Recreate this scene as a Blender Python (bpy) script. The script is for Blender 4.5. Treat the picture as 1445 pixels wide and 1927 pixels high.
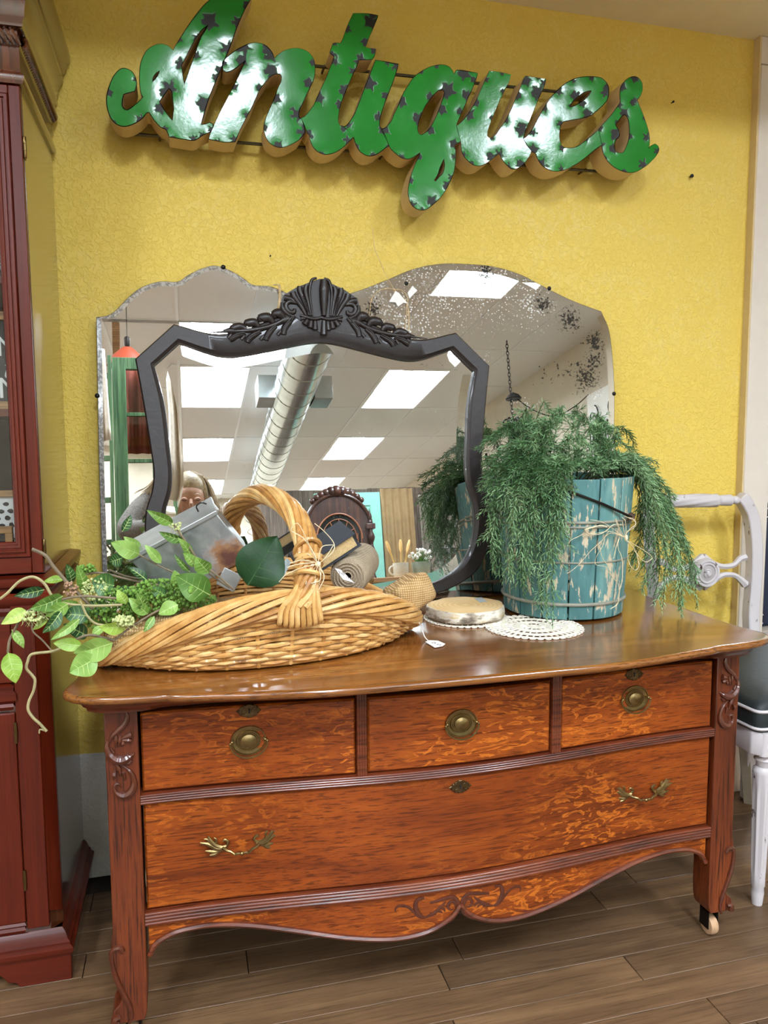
import bpy, bmesh, math, random
import numpy as np
from mathutils import Vector, Matrix
from mathutils.geometry import delaunay_2d_cdt
for o in list(bpy.data.objects): bpy.data.objects.remove(o, do_unlink=True)
S = bpy.context.scene
COL = S.collection
PI = math.pi
rnd = random.Random(7)

# ------------------------------------------------------------ camera
FPX = 1444.06
CR = np.array([[0.96766441, -0.2521925, -0.00495253],      # right
               [0.02976391, 0.09466334, 0.9950643],        # up
               [0.25047893, 0.96303572, -0.09910858]])     # forward
CAM = np.array([0.0, 0.0, 1.15])
cd = bpy.data.cameras.new('camera'); cam = bpy.data.objects.new('camera', cd); COL.objects.link(cam)
cd.sensor_fit = 'HORIZONTAL'; cd.sensor_width = 36.0; cd.lens = FPX * 36.0 / 1445.0
cd.clip_start = 0.02; cd.clip_end = 60
mw = Matrix.Identity(4)
for i in range(3):
    mw[i][0], mw[i][1], mw[i][2], mw[i][3] = CR[0][i], CR[1][i], -CR[2][i], CAM[i]
cam.matrix_world = mw
S.camera = cam
# ------------------------------------------------------------ world, exposure
W = bpy.data.worlds.new('world'); S.world = W; W.use_nodes = True
W.node_tree.nodes['Background'].inputs[0].default_value = (0.9, 0.93, 1.0, 1)
W.node_tree.nodes['Background'].inputs[1].default_value = 0.35
S.view_settings.view_transform = 'Standard'
try: S.view_settings.look = 'None'
except Exception: pass
S.view_settings.gamma = 1.0
S.view_settings.use_curve_mapping = False
S.view_settings.exposure = 0.74
LIGHT = 46.0        # radiance of the ceiling troffer lenses

# ------------------------------------------------------------ measuring helpers (points of the place)
def ray(x, y):
    return CR.T @ np.array([(x - 722.5) / FPX, -(y - 963.5) / FPX, 1.0])
def PY(x, y, Y): r = ray(x, y); return CAM + r * (Y / r[1])
def PZ(x, y, z): r = ray(x, y); return CAM + r * ((z - 1.15) / r[2])
def PPl(x, y, p0, n): r = ray(x, y); return CAM + r * (((np.array(p0) - CAM) @ n) / (r @ n))

# ------------------------------------------------------------ mesh helpers
def spline(pts, closed=True, sub=6, corner=50):
    """Catmull-Rom through pts (2D or 3D); points turning more than `corner` degrees stay sharp."""
    P = [np.array(p, float) for p in pts]; n = len(P); out = []
    def sharp(i):
        if not closed and (i <= 0 or i >= n - 1): return True
        a = P[i % n] - P[(i - 1) % n]; b = P[(i + 1) % n] - P[i % n]
        c = (a @ b) / (np.linalg.norm(a) * np.linalg.norm(b) + 1e-12)
        return math.degrees(math.acos(max(-1, min(1, c)))) > corner
    for i in range(n if closed else n - 1):
        p1, p2 = P[i], P[(i + 1) % n]
        d = p2 - p1
        m1 = d if sharp(i) else (p2 - P[(i - 1) % n]) / 2
        m2 = d if sharp((i + 1) if not closed else (i + 1) % n) else (P[(i + 2) % n] - p1) / 2
        L = np.linalg.norm(d)
        for m in (m1, m2):
            l = np.linalg.norm(m)
            if l > L * 1.2: m *= L * 1.2 / l
        for k in range(sub):
            t = k / sub
            out.append((2*t**3 - 3*t**2 + 1) * p1 + (t**3 - 2*t**2 + t) * m1 + (-2*t**3 + 3*t**2) * p2 + (t**3 - t**2) * m2)
    if not closed: out.append(P[-1])
    return out

class MB:
    def __init__(s): s.v = []; s.f = []; s.m = []
    def add(s, vs, fs, mi=0):
        b = len(s.v); s.v += [tuple(float(c) for c in p) for p in vs]
        for f in fs: s.f.append([b + i for i in f]); s.m.append(mi)
        return s
    def box(s, x0, x1, y0, y1, z0, z1, mi=0, M=None):
        vs = [(x, y, z) for z in (z0, z1) for y in (y0, y1) for x in (x0, x1)]
        if M is not None: vs = [tuple(M @ Vector(p)) for p in vs]
        return s.add(vs, [(0,2,3,1),(4,5,7,6),(0,1,5,4),(1,3,7,5),(3,2,6,7),(2,0,4,6)], mi)
    def tube(s, path, r, n=8, mi=0, cap=True, k=1.0, ref=None, closed=False):
        P = [np.array(p, float) for p in path]; N = len(P)
        R = list(r) if hasattr(r, '__len__') else [r] * N
        vs = []; u = None
        for i in range(N):
            if closed: t = P[(i + 1) % N] - P[(i - 1) % N]
            else: t = P[min(i + 1, N - 1)] - P[max(i - 1, 0)]
            t /= (np.linalg.norm(t) + 1e-12)
            if ref is not None: u = np.cross(np.array(ref, float), t)
            elif u is None:
                a = np.array([0, 0, 1.0]) if abs(t[2]) < .9 else np.array([1.0, 0, 0])
                u = np.cross(a, t)
            else: u = u - (u @ t) * t
            u = u / (np.linalg.norm(u) + 1e-12); w = np.cross(t, u)
            for j in range(n):
                a = 2 * PI * j / n
                vs.append(P[i] + R[i] * (math.cos(a) * u + k * math.sin(a) * w))
        fs = []
        for i in range(N if closed else N - 1):
            for j in range(n):
                a, b = i * n + j, i * n + (j + 1) % n
                c = ((i + 1) % N) * n
                fs.append((a, b, c + (j + 1) % n, c + j))
        if cap and not closed: fs += [tuple(range(n))[::-1], tuple((N - 1) * n + j for j in range(n))]
        return s.add(vs, fs, mi)
    def lathe(s, prof, c=(0, 0, 0), n=24, mi=0, ax='z', M=None):
        vs = []
        for r, h in prof:
            for j in range(n):
                a = 2 * PI * j / n
                p = {'z': (r * math.cos(a), r * math.sin(a), h), 'x': (h, r * math.cos(a), r * math.sin(a)),
                     'y': (r * math.sin(a), h, r * math.cos(a))}[ax]
                if M is not None: p = tuple(M @ Vector(p))
                vs.append((p[0] + c[0], p[1] + c[1], p[2] + c[2]))
        fs = [(i * n + j, i * n + (j + 1) % n, (i + 1) * n + (j + 1) % n, (i + 1) * n + j)
              for i in range(len(prof) - 1) for j in range(n)]
        fs += [tuple(range(n))[::-1], tuple((len(prof) - 1) * n + j for j in range(n))]
        return s.add(vs, fs, mi)
    def prism(s, front, back, mi=0, msides=None):
        n = len(front)
        fs = [tuple(range(n)), tuple(range(2 * n - 1, n - 1, -1))]
        s.add(list(front) + list(back), fs, mi)
        b = len(s.v) - 2 * n
        for i in range(n):
            s.f.append([b + i, b + n + i, b + n + (i + 1) % n, b + (i + 1) % n][::1]); s.m.append(mi if msides is None else msides)
        return s
    def grid(s, fn, nu, nv, mi=0, cu=False):
        vs = [fn(i / (nu if cu else nu - 1), j / (nv - 1)) for j in range(nv) for i in range(nu)]
        fs = [(j * nu + i, j * nu + (i + 1) % nu, (j + 1) * nu + (i + 1) % nu, (j + 1) * nu + i)
              for j in range(nv - 1) for i in range(nu if cu else nu - 1)]
        return s.add(vs, fs, mi)
    def strip(s, loops, mi=0, closed=True):
        """loops of equal length, skinned one to the next"""
        n = len(loops[0]); vs = [p for l in loops for p in l]
        fs = [(a * n + i, a * n + (i + 1) % n, (a + 1) * n + (i + 1) % n, (a + 1) * n + i)
              for a in range(len(loops) - 1) for i in range(n if closed else n - 1)]
        return s.add(vs, fs, mi)
    def ball(s, c, r, n=8, m=6, mi=0, sc=(1, 1, 1)):
        return s.grid(lambda u, v: (c[0] + r * sc[0] * math.sin(PI * v) * math.cos(2 * PI * u),
                                    c[1] + r * sc[1] * math.sin(PI * v) * math.sin(2 * PI * u),
                                    c[2] + r * sc[2] * math.cos(PI * v)), n, m, mi, cu=True)
    def relief(s, pts, radii, B, k=.8, n=8, mi=0, sub=5, d0=0.0):
        """half-round carving along a 2D path; B(u, v, d) maps plane coords and height to the place"""
        sp = spline(pts, closed=False, sub=sub, corner=100)
        N = len(sp); rr = np.interp(np.linspace(0, 1, N), np.linspace(0, 1, len(radii)), radii)
        loops = []
        for i in range(N):
            t = sp[min(i + 1, N - 1)] - sp[max(i - 1, 0)]; t = t / (np.linalg.norm(t) + 1e-12)
            q = (-t[1], t[0])
            loops.append([B(sp[i][0] + rr[i] * math.cos(2*PI*j/n) * q[0], sp[i][1] + rr[i] * math.cos(2*PI*j/n) * q[1],
                            d0 + k * rr[i] * math.sin(2*PI*j/n)) for j in range(n)])
        s.strip(loops, mi)
        b = len(s.v) - N * n
        s.f.append([b + j for j in range(n)][::-1]); s.m.append(mi)
        s.f.append([b + (N - 1) * n + j for j in range(n)]); s.m.append(mi)
        return s
    def build(s, name, mat, parent=None, smooth=True, bevel=0, loc=None, angle=40):
        me = bpy.data.meshes.new(name)
        L = WL.get(parent.name, (0, 0, 0)) if parent is not None else (loc or (0, 0, 0))
        if L != (0, 0, 0): me.from_pydata([(a - L[0], b - L[1], c - L[2]) for a, b, c in s.v], [], s.f)
        else: me.from_pydata(s.v, [], s.f)
        mats = mat if isinstance(mat, (list, tuple)) else [mat]
        for m in mats: me.materials.append(m)
        if len(mats) > 1: me.polygons.foreach_set('material_index', s.m)
        bm = bmesh.new(); bm.from_mesh(me); bmesh.ops.recalc_face_normals(bm, faces=bm.faces); bm.to_mesh(me); bm.free()
        if smooth:
            me.polygons.foreach_set('use_smooth', [True] * len(me.polygons))
            me.set_sharp_from_angle(angle=math.radians(angle))
        me.update()
        return link(name, me, parent, bevel, loc)
WL = {}
def link(name, me, parent=None, bevel=0, loc=None):
    o = bpy.data.objects.new(name, me); COL.objects.link(o)
    if parent is not None: o.parent = parent; WL[o.name] = WL.get(parent.name, (0, 0, 0))
    else:
        o.location = loc or (0, 0, 0); WL[o.name] = tuple(loc or (0, 0, 0))
    if bevel:
        b = o.modifiers.new('bevel', 'BEVEL'); b.width = bevel; b.segments = 2; b.limit_method = 'ANGLE'; b.angle_limit = math.radians(35)
        if me and hasattr(me, 'polygons'): me.polygons.foreach_set('use_smooth', [True] * len(me.polygons)); me.set_sharp_from_angle(angle=math.radians(60))
    return o
def thing(name, label, cat, loc, group=None):
    o = bpy.data.objects.new(name, None); COL.objects.link(o); o.location = loc; WL[o.name] = tuple(loc)
    o.empty_display_size = .05
    return tag(o, label, cat, group)
def tag(o, label, cat, group=None):
    o['label'] = label; o['category'] = cat
    if group: o['group'] = group
    return o
def struct(o): o['kind'] = 'structure'; return o
def stuff(o): o['kind'] = 'stuff'; return o

# ------------------------------------------------------------ node materials
class NT:
    def __init__(s, name):
        s.mat = bpy.data.materials.new(name); s.mat.use_nodes = True; s.t = s.mat.node_tree
        s.b = s.t.nodes['Principled BSDF']; s.out = s.t.nodes['Material Output']
    def n(s, typ, **kw):
        nd = s.t.nodes.new('ShaderNode' + typ)
        for k, v in kw.items():
            if k.startswith('_'): setattr(nd, k[1:], v)
            else:
                key = int(k[1:]) if k[0] == 'i' and k[1:].isdigit() else k.replace('__', ' ')
                s.put(nd.inputs[key], v)
        return nd
    def put(s, sock, v):
        if isinstance(v, bpy.types.NodeSocket): s.t.links.new(v, sock)
        elif isinstance(v, bpy.types.Node): s.t.links.new(v.outputs[0], sock)
        else:
            if isinstance(v, (tuple, list)) and len(v) == 3 and sock.type == 'RGBA': v = (*v, 1)
            sock.default_value = v
    def P(s, **kw):
        for k, v in kw.items(): s.put(s.b.inputs[k.replace('__', ' ')], v)
        return s
    def coord(s, scale=(1, 1, 1), rand=False, rot=(0, 0, 0)):
        c = s.n('TexCoord').outputs['Object']
        if rand:
            oi = s.n('ObjectInfo').outputs['Random']
            m = s.n('Math', _operation='MULTIPLY', i0=oi, i1=37.0)
            c = s.n('VectorMath', _operation='ADD', i0=c, i1=m).outputs[0]
        return s.n('Mapping', Vector=c, Scale=scale, Rotation=rot).outputs[0]
    def noise(s, vec, scale, detail=3, rough=.55, dist=0):
        return s.n('TexNoise', Vector=vec, Scale=scale, Detail=detail, Roughness=rough, Distortion=dist).outputs['Fac']
    def ramp(s, fac, stops, interp='LINEAR'):
        nd = s.n('ValToRGB', Fac=fac); cr = nd.color_ramp; cr.interpolation = interp
        while len(cr.elements) < len(stops): cr.elements.new(.5)
        for e, (p, c) in zip(cr.elements, stops):
            e.position = p; e.color = (*c, 1) if hasattr(c, '__len__') else (c, c, c, 1)
        return nd.outputs[0]
    def mix(s, fac, a, b, mode='MIX'):
        nd = s.n('Mix', _data_type='RGBA', _blend_type=mode)
        s.put(nd.inputs[0], fac); s.put(nd.inputs[6], a); s.put(nd.inputs[7], b)
        return nd.outputs[2]
    def math(s, op, a, b=0.0): return s.n('Math', _operation=op, i0=a, i1=b).outputs[0]
    def bump(s, h, strength=.3, dist=.002):
        s.put(s.b.inputs['Normal'], s.n('Bump', Height=h, Strength=strength, Distance=dist).outputs[0]); return s
def srgb(r, g, b):
    f = lambda c: (c / 255 / 12.92) if c / 255 <= .04045 else ((c / 255 + .055) / 1.055) ** 2.4
    return (f(r), f(g), f(b))
def plain(name, col, rough=.5, metal=0, var=.12, scale=30, bump=.1, coat=0, **kw):
    t = NT(name); c = t.coord(rand=True); n = t.noise(c, scale, 4)
    lo = tuple(x * (1 - var) for x in col); hi = tuple(min(1, x * (1 + var)) for x in col)
    t.P(Base__Color=t.ramp(n, [(.3, lo), (.7, hi)]), Roughness=rough, Metallic=metal, Coat__Weight=coat)
    if bump: t.bump(n, bump, .002)
    for k, v in kw.items(): t.put(t.b.inputs[k.replace('__', ' ')], v)
    return t.mat
def wood(name, dark, mid, light, axis='x', rough=.35, coat=.3, fleck=None, fs=.5, rand=True, fine=1.0, bump=.15, spec=.5, pore=.75, blotch=.45, vary=0):
    t = NT(name)
    st = {'x': (1.2, 22, 22), 'y': (22, 1.2, 22), 'z': (22, 22, 1.2)}[axis]
    st2 = {'x': (6, 160, 160), 'y': (160, 6, 160), 'z': (160, 160, 6)}[axis]
    c = t.coord(st, rand); c2 = t.coord(tuple(x * fine for x in st2), rand); c0 = t.coord((1, 1, 1), rand)
    big = t.noise(c, 1.0, 5, .6, .6); pores = t.noise(c2, 1.0, 3, .6)
    col = t.ramp(big, [(.3, dark), (.5, mid), (.72, light)])
    blot = t.noise(c0, 5, 3)
    col = t.mix(t.ramp(blot, [(.35, blotch), (.65, 0.0)]), col, dark)
    col = t.mix(t.ramp(pores, [(.36, pore), (.5, 0.0)]), col, tuple(x * .45 for x in dark))
    if fleck:
        sf = {'x': (15, 60, 52), 'y': (60, 15, 52), 'z': (60, 52, 15)}[axis]
        fl = t.noise(t.coord(sf, rand), 1.0, 2, .5, 2.2)
        msk = t.math('MULTIPLY', t.ramp(fl, [(.53, 0.0), (.6, 1.0), (.66, .3)]), t.ramp(t.noise(c0, 3.2, 2), [(.38, 0.0), (.58, fs)]))
        col = t.mix(msk, col, fleck)
    if vary:
        r = t.n('ObjectInfo').outputs['Random']; col = t.mix(1.0, col, t.ramp(r, [(0, (1 - vary, 1 - vary, 1 - vary * .95)), (.5, (1, .97, .93)), (1, (1 + vary, 1 + vary * .9, 1 + vary * .75))]), 'MULTIPLY')
    t.P(Base__Color=col, Roughness=rough, Coat__Weight=coat, Coat__Roughness=.18)
    t.put(t.b.inputs['Specular IOR Level'], spec)
    t.bump(pores, bump, .001)
    return t.mat
# ============================================================ MATERIALS OF THE ROOM
def wall_mat():
    t = NT('yellow knockdown plaster'); c = t.coord()
    h = t.ramp(t.noise(c, 85, 4, .55, .8), [(.42, 0.0), (.56, 1.0)])
    big = t.noise(c, 4.5, 4, .6)
    pat = t.noise(c, 60, 3, .5, 1.2)
    msk = t.math('MULTIPLY', t.ramp(pat, [(.45, 0.0), (.6, 1.0)]), t.ramp(big, [(.42, 0.0), (.62, .55)]))
    yel = t.mix(msk, srgb(234, 202, 92), srgb(238, 214, 130))
    yel = t.mix(t.ramp(t.noise(c, 1.6, 3), [(.4, 0.0), (.7, .35)]), yel, srgb(228, 192, 66))
    z = t.n('SeparateXYZ', Vector=c).outputs[2]
    edge = t.math('ADD', z, t.math('MULTIPLY', t.noise(c, 40, 2), .006))
    col = t.mix(t.math('GREATER_THAN', edge, .340), srgb(222, 219, 208), yel)
    t.P(Base__Color=col, Roughness=.62); t.bump(h, .55, .0022)
    return t.mat
M_wall = wall_mat()
M_beige = plain('beige wall paint', srgb(216, 206, 186), .7, var=.04, scale=8)
M_ceil = plain('soffit paint', srgb(236, 222, 190), .75, var=.04, scale=14, bump=.15)
M_trim = plain('off white trim paint', srgb(222, 210, 196), .45, var=.03, scale=20, bump=.05)
M_trimside = plain('tan trim side', srgb(214, 190, 140), .5, var=.05, scale=30)  # tan tone for the casing's left side
M_tile = plain('acoustic ceiling tile', srgb(236, 236, 234), .85, var=.05, scale=160, bump=.3)
M_grid = plain('white ceiling grid metal', srgb(232, 234, 236), .35, var=.02)
M_white = plain('white enamel', srgb(240, 240, 234), .35, var=.02)
M_refl = plain('grey white light well', srgb(176, 180, 172), .6, var=.02)
M_dark = plain('dark recess', srgb(22, 18, 16), .8)
def emit(name, col, s):
    t = NT(name); e = t.n('Emission', Color=(*col, 1), Strength=s)
    t.t.links.new(e.outputs[0], t.out.inputs[0]); return t.mat
M_lens = emit('troffer lens', (.87, .97, 1.09), LIGHT)
M_floor = wood('hickory floor plank', srgb(94, 70, 48), srgb(116, 88, 62), srgb(138, 108, 76), 'x', .45, .1, rand=True, fine=1.6, pore=.5, blotch=.6, vary=.32)
M_sub = plain('dusty dark subfloor', srgb(52, 42, 34), .8, var=.3, scale=20)
M_metal = plain('galvanised duct steel', srgb(188, 196, 196), .22, 1.0, var=.12, scale=7, bump=.05)

# ============================================================ SETTING
YW = 2.04
struct(MB().box(-2.8, 1.672, YW, YW + .12, 0, 3.0).build('wall_back', M_wall, smooth=False))
struct(MB().box(2.78, 3.7, YW, YW + .12, 0, 3.0).box(1.672, 2.78, YW, YW + .12, 2.23, 3.0).build('wall_back.001', M_beige, smooth=False))
struct(MB().box(-2.9, -2.8, -9.6, YW + .12, 0, 3.1).build('wall_left', M_beige, smooth=False))
struct(MB().box(3.7, 3.8, -9.6, YW + .12, 0, 3.1).build('wall_right', M_beige, smooth=False))
struct(MB().box(-2.9, 3.8, -9.7, -9.6, 0, 3.1).build('wall_front', M_beige, smooth=False))
struct(MB().box(-2.8, 3.7, 1.34, YW, 2.308, 3.0).build('ceiling_soffit', M_ceil, smooth=False))
# tiled ceiling with recessed lights
ceil = struct(MB().box(-2.9, 3.8, -9.7, YW + .12, 3.2, 3.26).build('ceiling', M_beige, smooth=False))
PX, PYY = .625, 1.265
cols = range(-4, 6); rows = range(-1, 8)
lightcells = {(c, r) for c in (-3, 0, 3) for r in (0, 2, 4, 6)}  # left column is added and unseen, to light the dresser from the left
def cell(c, r): return (-.02 + PX * c, -.28 - PYY * (r + 1), -.28 - PYY * r)      # x0, y0, y1
tile_me = None
gb = MB()
for c in cols:
    for r in rows:
        x0, y0, y1 = cell(c, r); y1c = min(y1, 1.34)
        if (c, r) in lightcells: continue
        if tile_me is None:
            t0 = MB().box(-PX/2 + .012, PX/2 - .012, -PYY/2 + .012, PYY/2 - .012, -.008, .01).build('ceiling_tile', M_tile, ceil, bevel=.004)
            tile_me = t0.data; o = t0
        else:
            o = link('ceiling_tile', tile_me, ceil)
        o.location = (x0 + PX/2, (y0 + y1) / 2, 3.008)
for c in list(cols) + [max(cols) + 1]:
    x = -.02 + PX * c; gb.box(x - .012, x + .012, -9.5, 1.34, 2.994, 3.03)
for r in list(rows) + [max(rows) + 1]:
    y = -.28 - PYY * r; gb.box(-2.8, 3.7, y - .012, y + .012, 2.9945, 3.03)
gb.build('ceiling_grid', M_grid, ceil, smooth=False)
def troffer(c, r, label):
    x0, y0, y1 = cell(c, r); x1 = x0 + PX
    t = thing('ceiling_light', label, 'ceiling light', (x0 + PX/2, (y0 + y1)/2, 3.12), 'recessed ceiling lights')
    e = .014; ix, iy, zt = .125, .15, 3.14
    A = [(x0+e, y0+e, 2.996), (x1-e, y0+e, 2.996), (x1-e, y1-e, 2.996), (x0+e, y1-e, 2.996)]
    Bq = [(x0+ix, y0+iy, zt), (x1-ix, y0+iy, zt), (x1-ix, y1-iy, zt), (x0+ix, y1-iy, zt)]
    MB().strip([A, Bq]).build('reflector', M_refl, t, smooth=False)
    MB().add(Bq, [(0, 1, 2, 3)]).build('lens', M_lens, t, smooth=False)
    rim = MB()
    for a, b in ((0, 1), (1, 2), (2, 3), (3, 0)):
        rim.tube([A[a], A[b]], .008, 6)
    rim.build('rim', M_white, t)
side = {-3: 'added unseen left', 0: 'middle', 3: 'right'}
order = {0: 'first from the yellow wall', 2: 'second from the yellow wall', 4: 'third from the yellow wall', 6: 'farthest from the yellow wall'}
for c, r in sorted(lightcells):
    troffer(c, r, 'recessed white ceiling light in the %s row, %s' % (side[c], order[r]))
# floor
floor = struct(MB().box(-2.9, 4.4, -9.7, 5.2, -.08, -.012).build('floor', M_sub, smooth=False))
pw = .079; y = .86; k = 0
me_cache = {}
while y < 3.4:
    x = -2.79 - rnd.random() * .08
    lim = 2.6 if y < YW else 3.6
    while x < lim:
        L = rnd.choice([.62, .86, 1.1, 1.34, .74])
        if (y < YW - pw or x + L > 1.7):
            if L not in me_cache:
                b = MB().box(0, L - .0018, 0, pw - .0018, -.014, 0).build('plank', M_floor, floor, bevel=.0012)
                me_cache[L] = b.data; o = b
            else: 
                o = link('plank', me_cache[L], floor, bevel=.0012)
            o.location = (x, y, rnd.uniform(-.0006, .0006))
        x += L
    y += pw
struct(MB().box(-2.8, 3.7, -9.6, .86, -.02, 0.0).build('floor.001', M_floor, smooth=False))
# door casing on the right
struct(MB().box(1.674, 1.765, 2.012, YW - .0005, 0, 2.228).build('trim_1', [M_trim], bevel=.003, smooth=False))
struct(MB().box(1.668, 1.674, 2.014, YW, 0, 2.307).build('trim_2', M_trimside, smooth=False))
struct(MB().box(1.674, 2.9, 2.014, YW - .0005, 2.231, 2.307).build('trim_3', M_trim, bevel=.002, smooth=False))
struct(MB().box(1.735, 1.765, YW, YW + .12, 0, 2.23).build('trim_4', M_trim, smooth=False))
struct(MB().box(2.70, 2.79, 2.012, YW - .0005, 0, 2.228).build('trim_5', M_trim, bevel=.003, smooth=False))
# room beyond the doorway
struct(MB().box(1.0, 4.5, 5.0, 5.1, 0, 2.7).build('wall_far', M_beige, smooth=False))
struct(MB().box(4.4, 4.5, YW + .12, 5.1, 0, 2.7).build('wall_far.001', M_beige, smooth=False))
struct(MB().box(.9, 1.0, YW + .12, 5.1, 0, 2.7).build('wall_far.002', M_beige, smooth=False))
struct(MB().box(.9, 4.5, YW + .12, 5.1, 2.7, 2.8).build('ceiling_far', M_beige, smooth=False))
t = thing('ceiling_light', 'added unseen flat white ceiling light in the room beyond the doorway', 'ceiling light', (2.9, 3.6, 2.69))  # unseen lamp added to light the far room
MB().box(2.3, 3.5, 3.3, 3.9, 2.66, 2.699).build('frame', M_white, t, smooth=False)
MB().box(2.33, 3.47, 3.33, 3.87, 2.655, 2.6605).build('lens', M_lens, t, smooth=False)
# nails and nail holes in the yellow wall
def nail(px, py, r, label):
    p = PY(px, py, YW)
    b = MB().lathe([(.0001, -.012), (r, -.0115), (r, -.008), (r * .45, -.0075), (r * .45, .004)], (p[0], YW, p[2]), 10, ax='y')
    tag(b.build('nail', M_dark, loc=tuple((p[0], YW, p[2]))) if False else b.build('nail', M_dark), label, 'nail')
nail(1298, 333, .0052, 'black nail head in the yellow wall right of the green sign')
nail(1263, 194, .003, 'tiny nail in the yellow wall above right of the last green letter')
nail(508, 523-40, .002, 'tiny dark nail above the left frameless mirror')
# ============================================================ DRESSER
M_oak = wood('quartersawn oak drawer veneer', srgb(98, 40, 12), srgb(144, 66, 18), srgb(168, 84, 26), 'x', .34, .12, fleck=srgb(206, 112, 34), fs=.85, fine=2.2, spec=.35)
M_oakv = wood('oak post', srgb(70, 28, 12), srgb(108, 46, 18), srgb(134, 64, 28), 'z', .34, .35, fine=1.6, bump=.3, pore=.9)
M_oaktop = wood('varnished oak top', srgb(104, 58, 20), srgb(146, 88, 34), srgb(172, 112, 50), 'x', .18, .9, fine=1.8)
M_oakedge = wood('red brown moulding wood', srgb(74, 30, 16), srgb(112, 50, 26), srgb(140, 72, 40), 'x', .3, .5)
M_carve = plain('dark carved oak', srgb(84, 38, 20), .25, var=.25, scale=60, coat=.5)
M_case = plain('dark dresser inside', srgb(34, 18, 10), .8)
M_brass = plain('antique brass', srgb(146, 124, 82), .34, 1.0, var=.22, scale=60)
M_brassd = plain('dark aged brass', srgb(104, 84, 58), .42, 1.0, var=.35, scale=90)
M_caster = plain('worn wooden caster wheel', srgb(190, 152, 116), .6, var=.2, scale=50)
M_iron = plain('dark iron', srgb(40, 34, 30), .5, .8)
CX = .511
dr = thing('dresser', 'low quarter-sawn oak dresser with four drawers, serpentine top and brass pulls, against the yellow wall', 'dresser', (CX, 1.70, 0))
half = [(0, 1.279), (.15, 1.280), (.28, 1.283), (.40, 1.300), (.48, 1.316), (.535, 1.326), (.56, 1.334), (.61, 1.338),
        (.66, 1.345), (.70, 1.362), (.726, 1.392), (.724, 1.43), (.714, 1.48), (.711, 1.6), (.711, 2.0)]
ring = [(-a, b) for a, b in half[::-1]] + half[1:]
ring = spline(ring, closed=True, sub=5, corner=60)
def off2(P, d):
    P = [np.array(p) for p in P]; n = len(P); out = []
    area = sum(P[i][0] * P[(i+1) % n][1] - P[(i+1) % n][0] * P[i][1] for i in range(n))
    s = 1 if area > 0 else -1
    for i in range(n):
        t = P[(i+1) % n] - P[i-1]; t = t / (np.linalg.norm(t) + 1e-9)
        out.append(P[i] + s * d * np.array([-t[1], t[0]]))
    return out
def slab(prof):
    b = MB(); loops = []
    for pr_ in prof:
        d, z = pr_[0], pr_[1]; kk = pr_[2] if len(pr_) > 2 else 0
        loops.append([(CX + p[0], p[1] + (kk * (1 - min(1, abs(p[0]) / .60) ** 6) if p[1] < 1.5 else 0), z) for p in off2(ring, d)])
    b.strip(loops); n = len(ring)
    b.f.append(list(range(n))); b.m.append(0); b.f.append(list(range((len(prof)-1)*n, len(prof)*n))[::-1]); b.m.append(0)
    return b
slab([(.010, .710), (.004, .7095), (.001, .707), (0, .702), (.0015, .697), (.006, .694), (.03, .6935)]).build('top', M_oaktop, dr, angle=60)
slab([(.022, .6932, .005), (.024, .686, .012), (.030, .681, .018), (.032, .677, .022), (.038, .674, .032), (.039, .6685, .044), (.07, .668, .044)]).build('top_moulding', M_oakedge, dr, angle=60)
def yf(x):
    u = min(1, abs(x - CX) / .60); return 1.409 - .038 * (.5 + .5 * math.cos(PI * u))
def panel(x0, x1, z0, z1, name, mat, dy=0, th=.02, n=24, parent=dr, bev=0):
    b = MB(); e = .0035
    X = lambda u: x0 + (x1 - x0) * u
    f = lambda u: yf(X(u)) + dy
    b.grid(lambda u, v: (x0 + e + (x1-x0-2*e) * u, yf(x0 + e + (x1-x0-2*e) * u) + dy, z0 + e + (z1 - z0 - 2*e) * v), n, 2)
    def edge(fn):
        b.grid(fn, n, 3)
    dz = lambda v: [0, 1, 1][int(round(v * 2))]; dd = lambda v: [0, e, th][int(round(v * 2))]
    edge(lambda u, v: ((x0 + e + (x1-x0-2*e)*u) if v == 0 else X(u), f(u) + dd(v), z0 + e * (1 - dz(v))))
    edge(lambda u, v: ((x0 + e + (x1-x0-2*e)*u) if v == 0 else X(u), f(u) + dd(v), z1 - e * (1 - dz(v))))
    for xa, s in ((x0, 1), (x1, -1)):
        b.grid(lambda u, v: (xa + s * e * (1 - dz(v)), yf(xa) + dy + dd(v), (z0 + e + (z1-z0-2*e)*u) if v == 0 else z0 + (z1 - z0) * u), 4, 3)
    return b.build(name, mat, parent, angle=30)
d1 = panel(-.090, .301, .5055, .6535, 'drawer', M_oak)
d2 = panel(.3245, .7065, .5055, .6535, 'drawer', M_oak)
d3 = panel(.7315, 1.112, .5055, .6535, 'drawer', M_oak)
d4 = panel(-.090, 1.112, .2785, .4815, 'drawer', M_oak, n=50)
for d, w in ((d1, 'left small drawer'), (d2, 'middle small drawer'), (d3, 'right small drawer'), (d4, 'wide lower drawer')): d['label'] = w
def rail(z0, z1, name):
    b = MB(); n = 50; xs = np.linspace(-.094, 1.116, n); k = 4; r = (z1 - z0) / 2 / k
    prof = []
    for i in range(k):
        for a in np.linspace(-80, 80, 5): prof.append((-.006 - r * math.cos(math.radians(a)) * .9, z0 + r * (2*i + 1) + r * math.sin(math.radians(a))))
    prof = [(.03, z0)] + prof + [(.03, z1)]
    b.strip([[(x, yf(x) + p[0], p[1]) for p in prof] for x in xs], closed=False)
    return b.build(name, M_oakedge, dr, angle=75)
rail(.484, .5025, 'rail'); rail(.250, .2755, 'rail')
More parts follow.
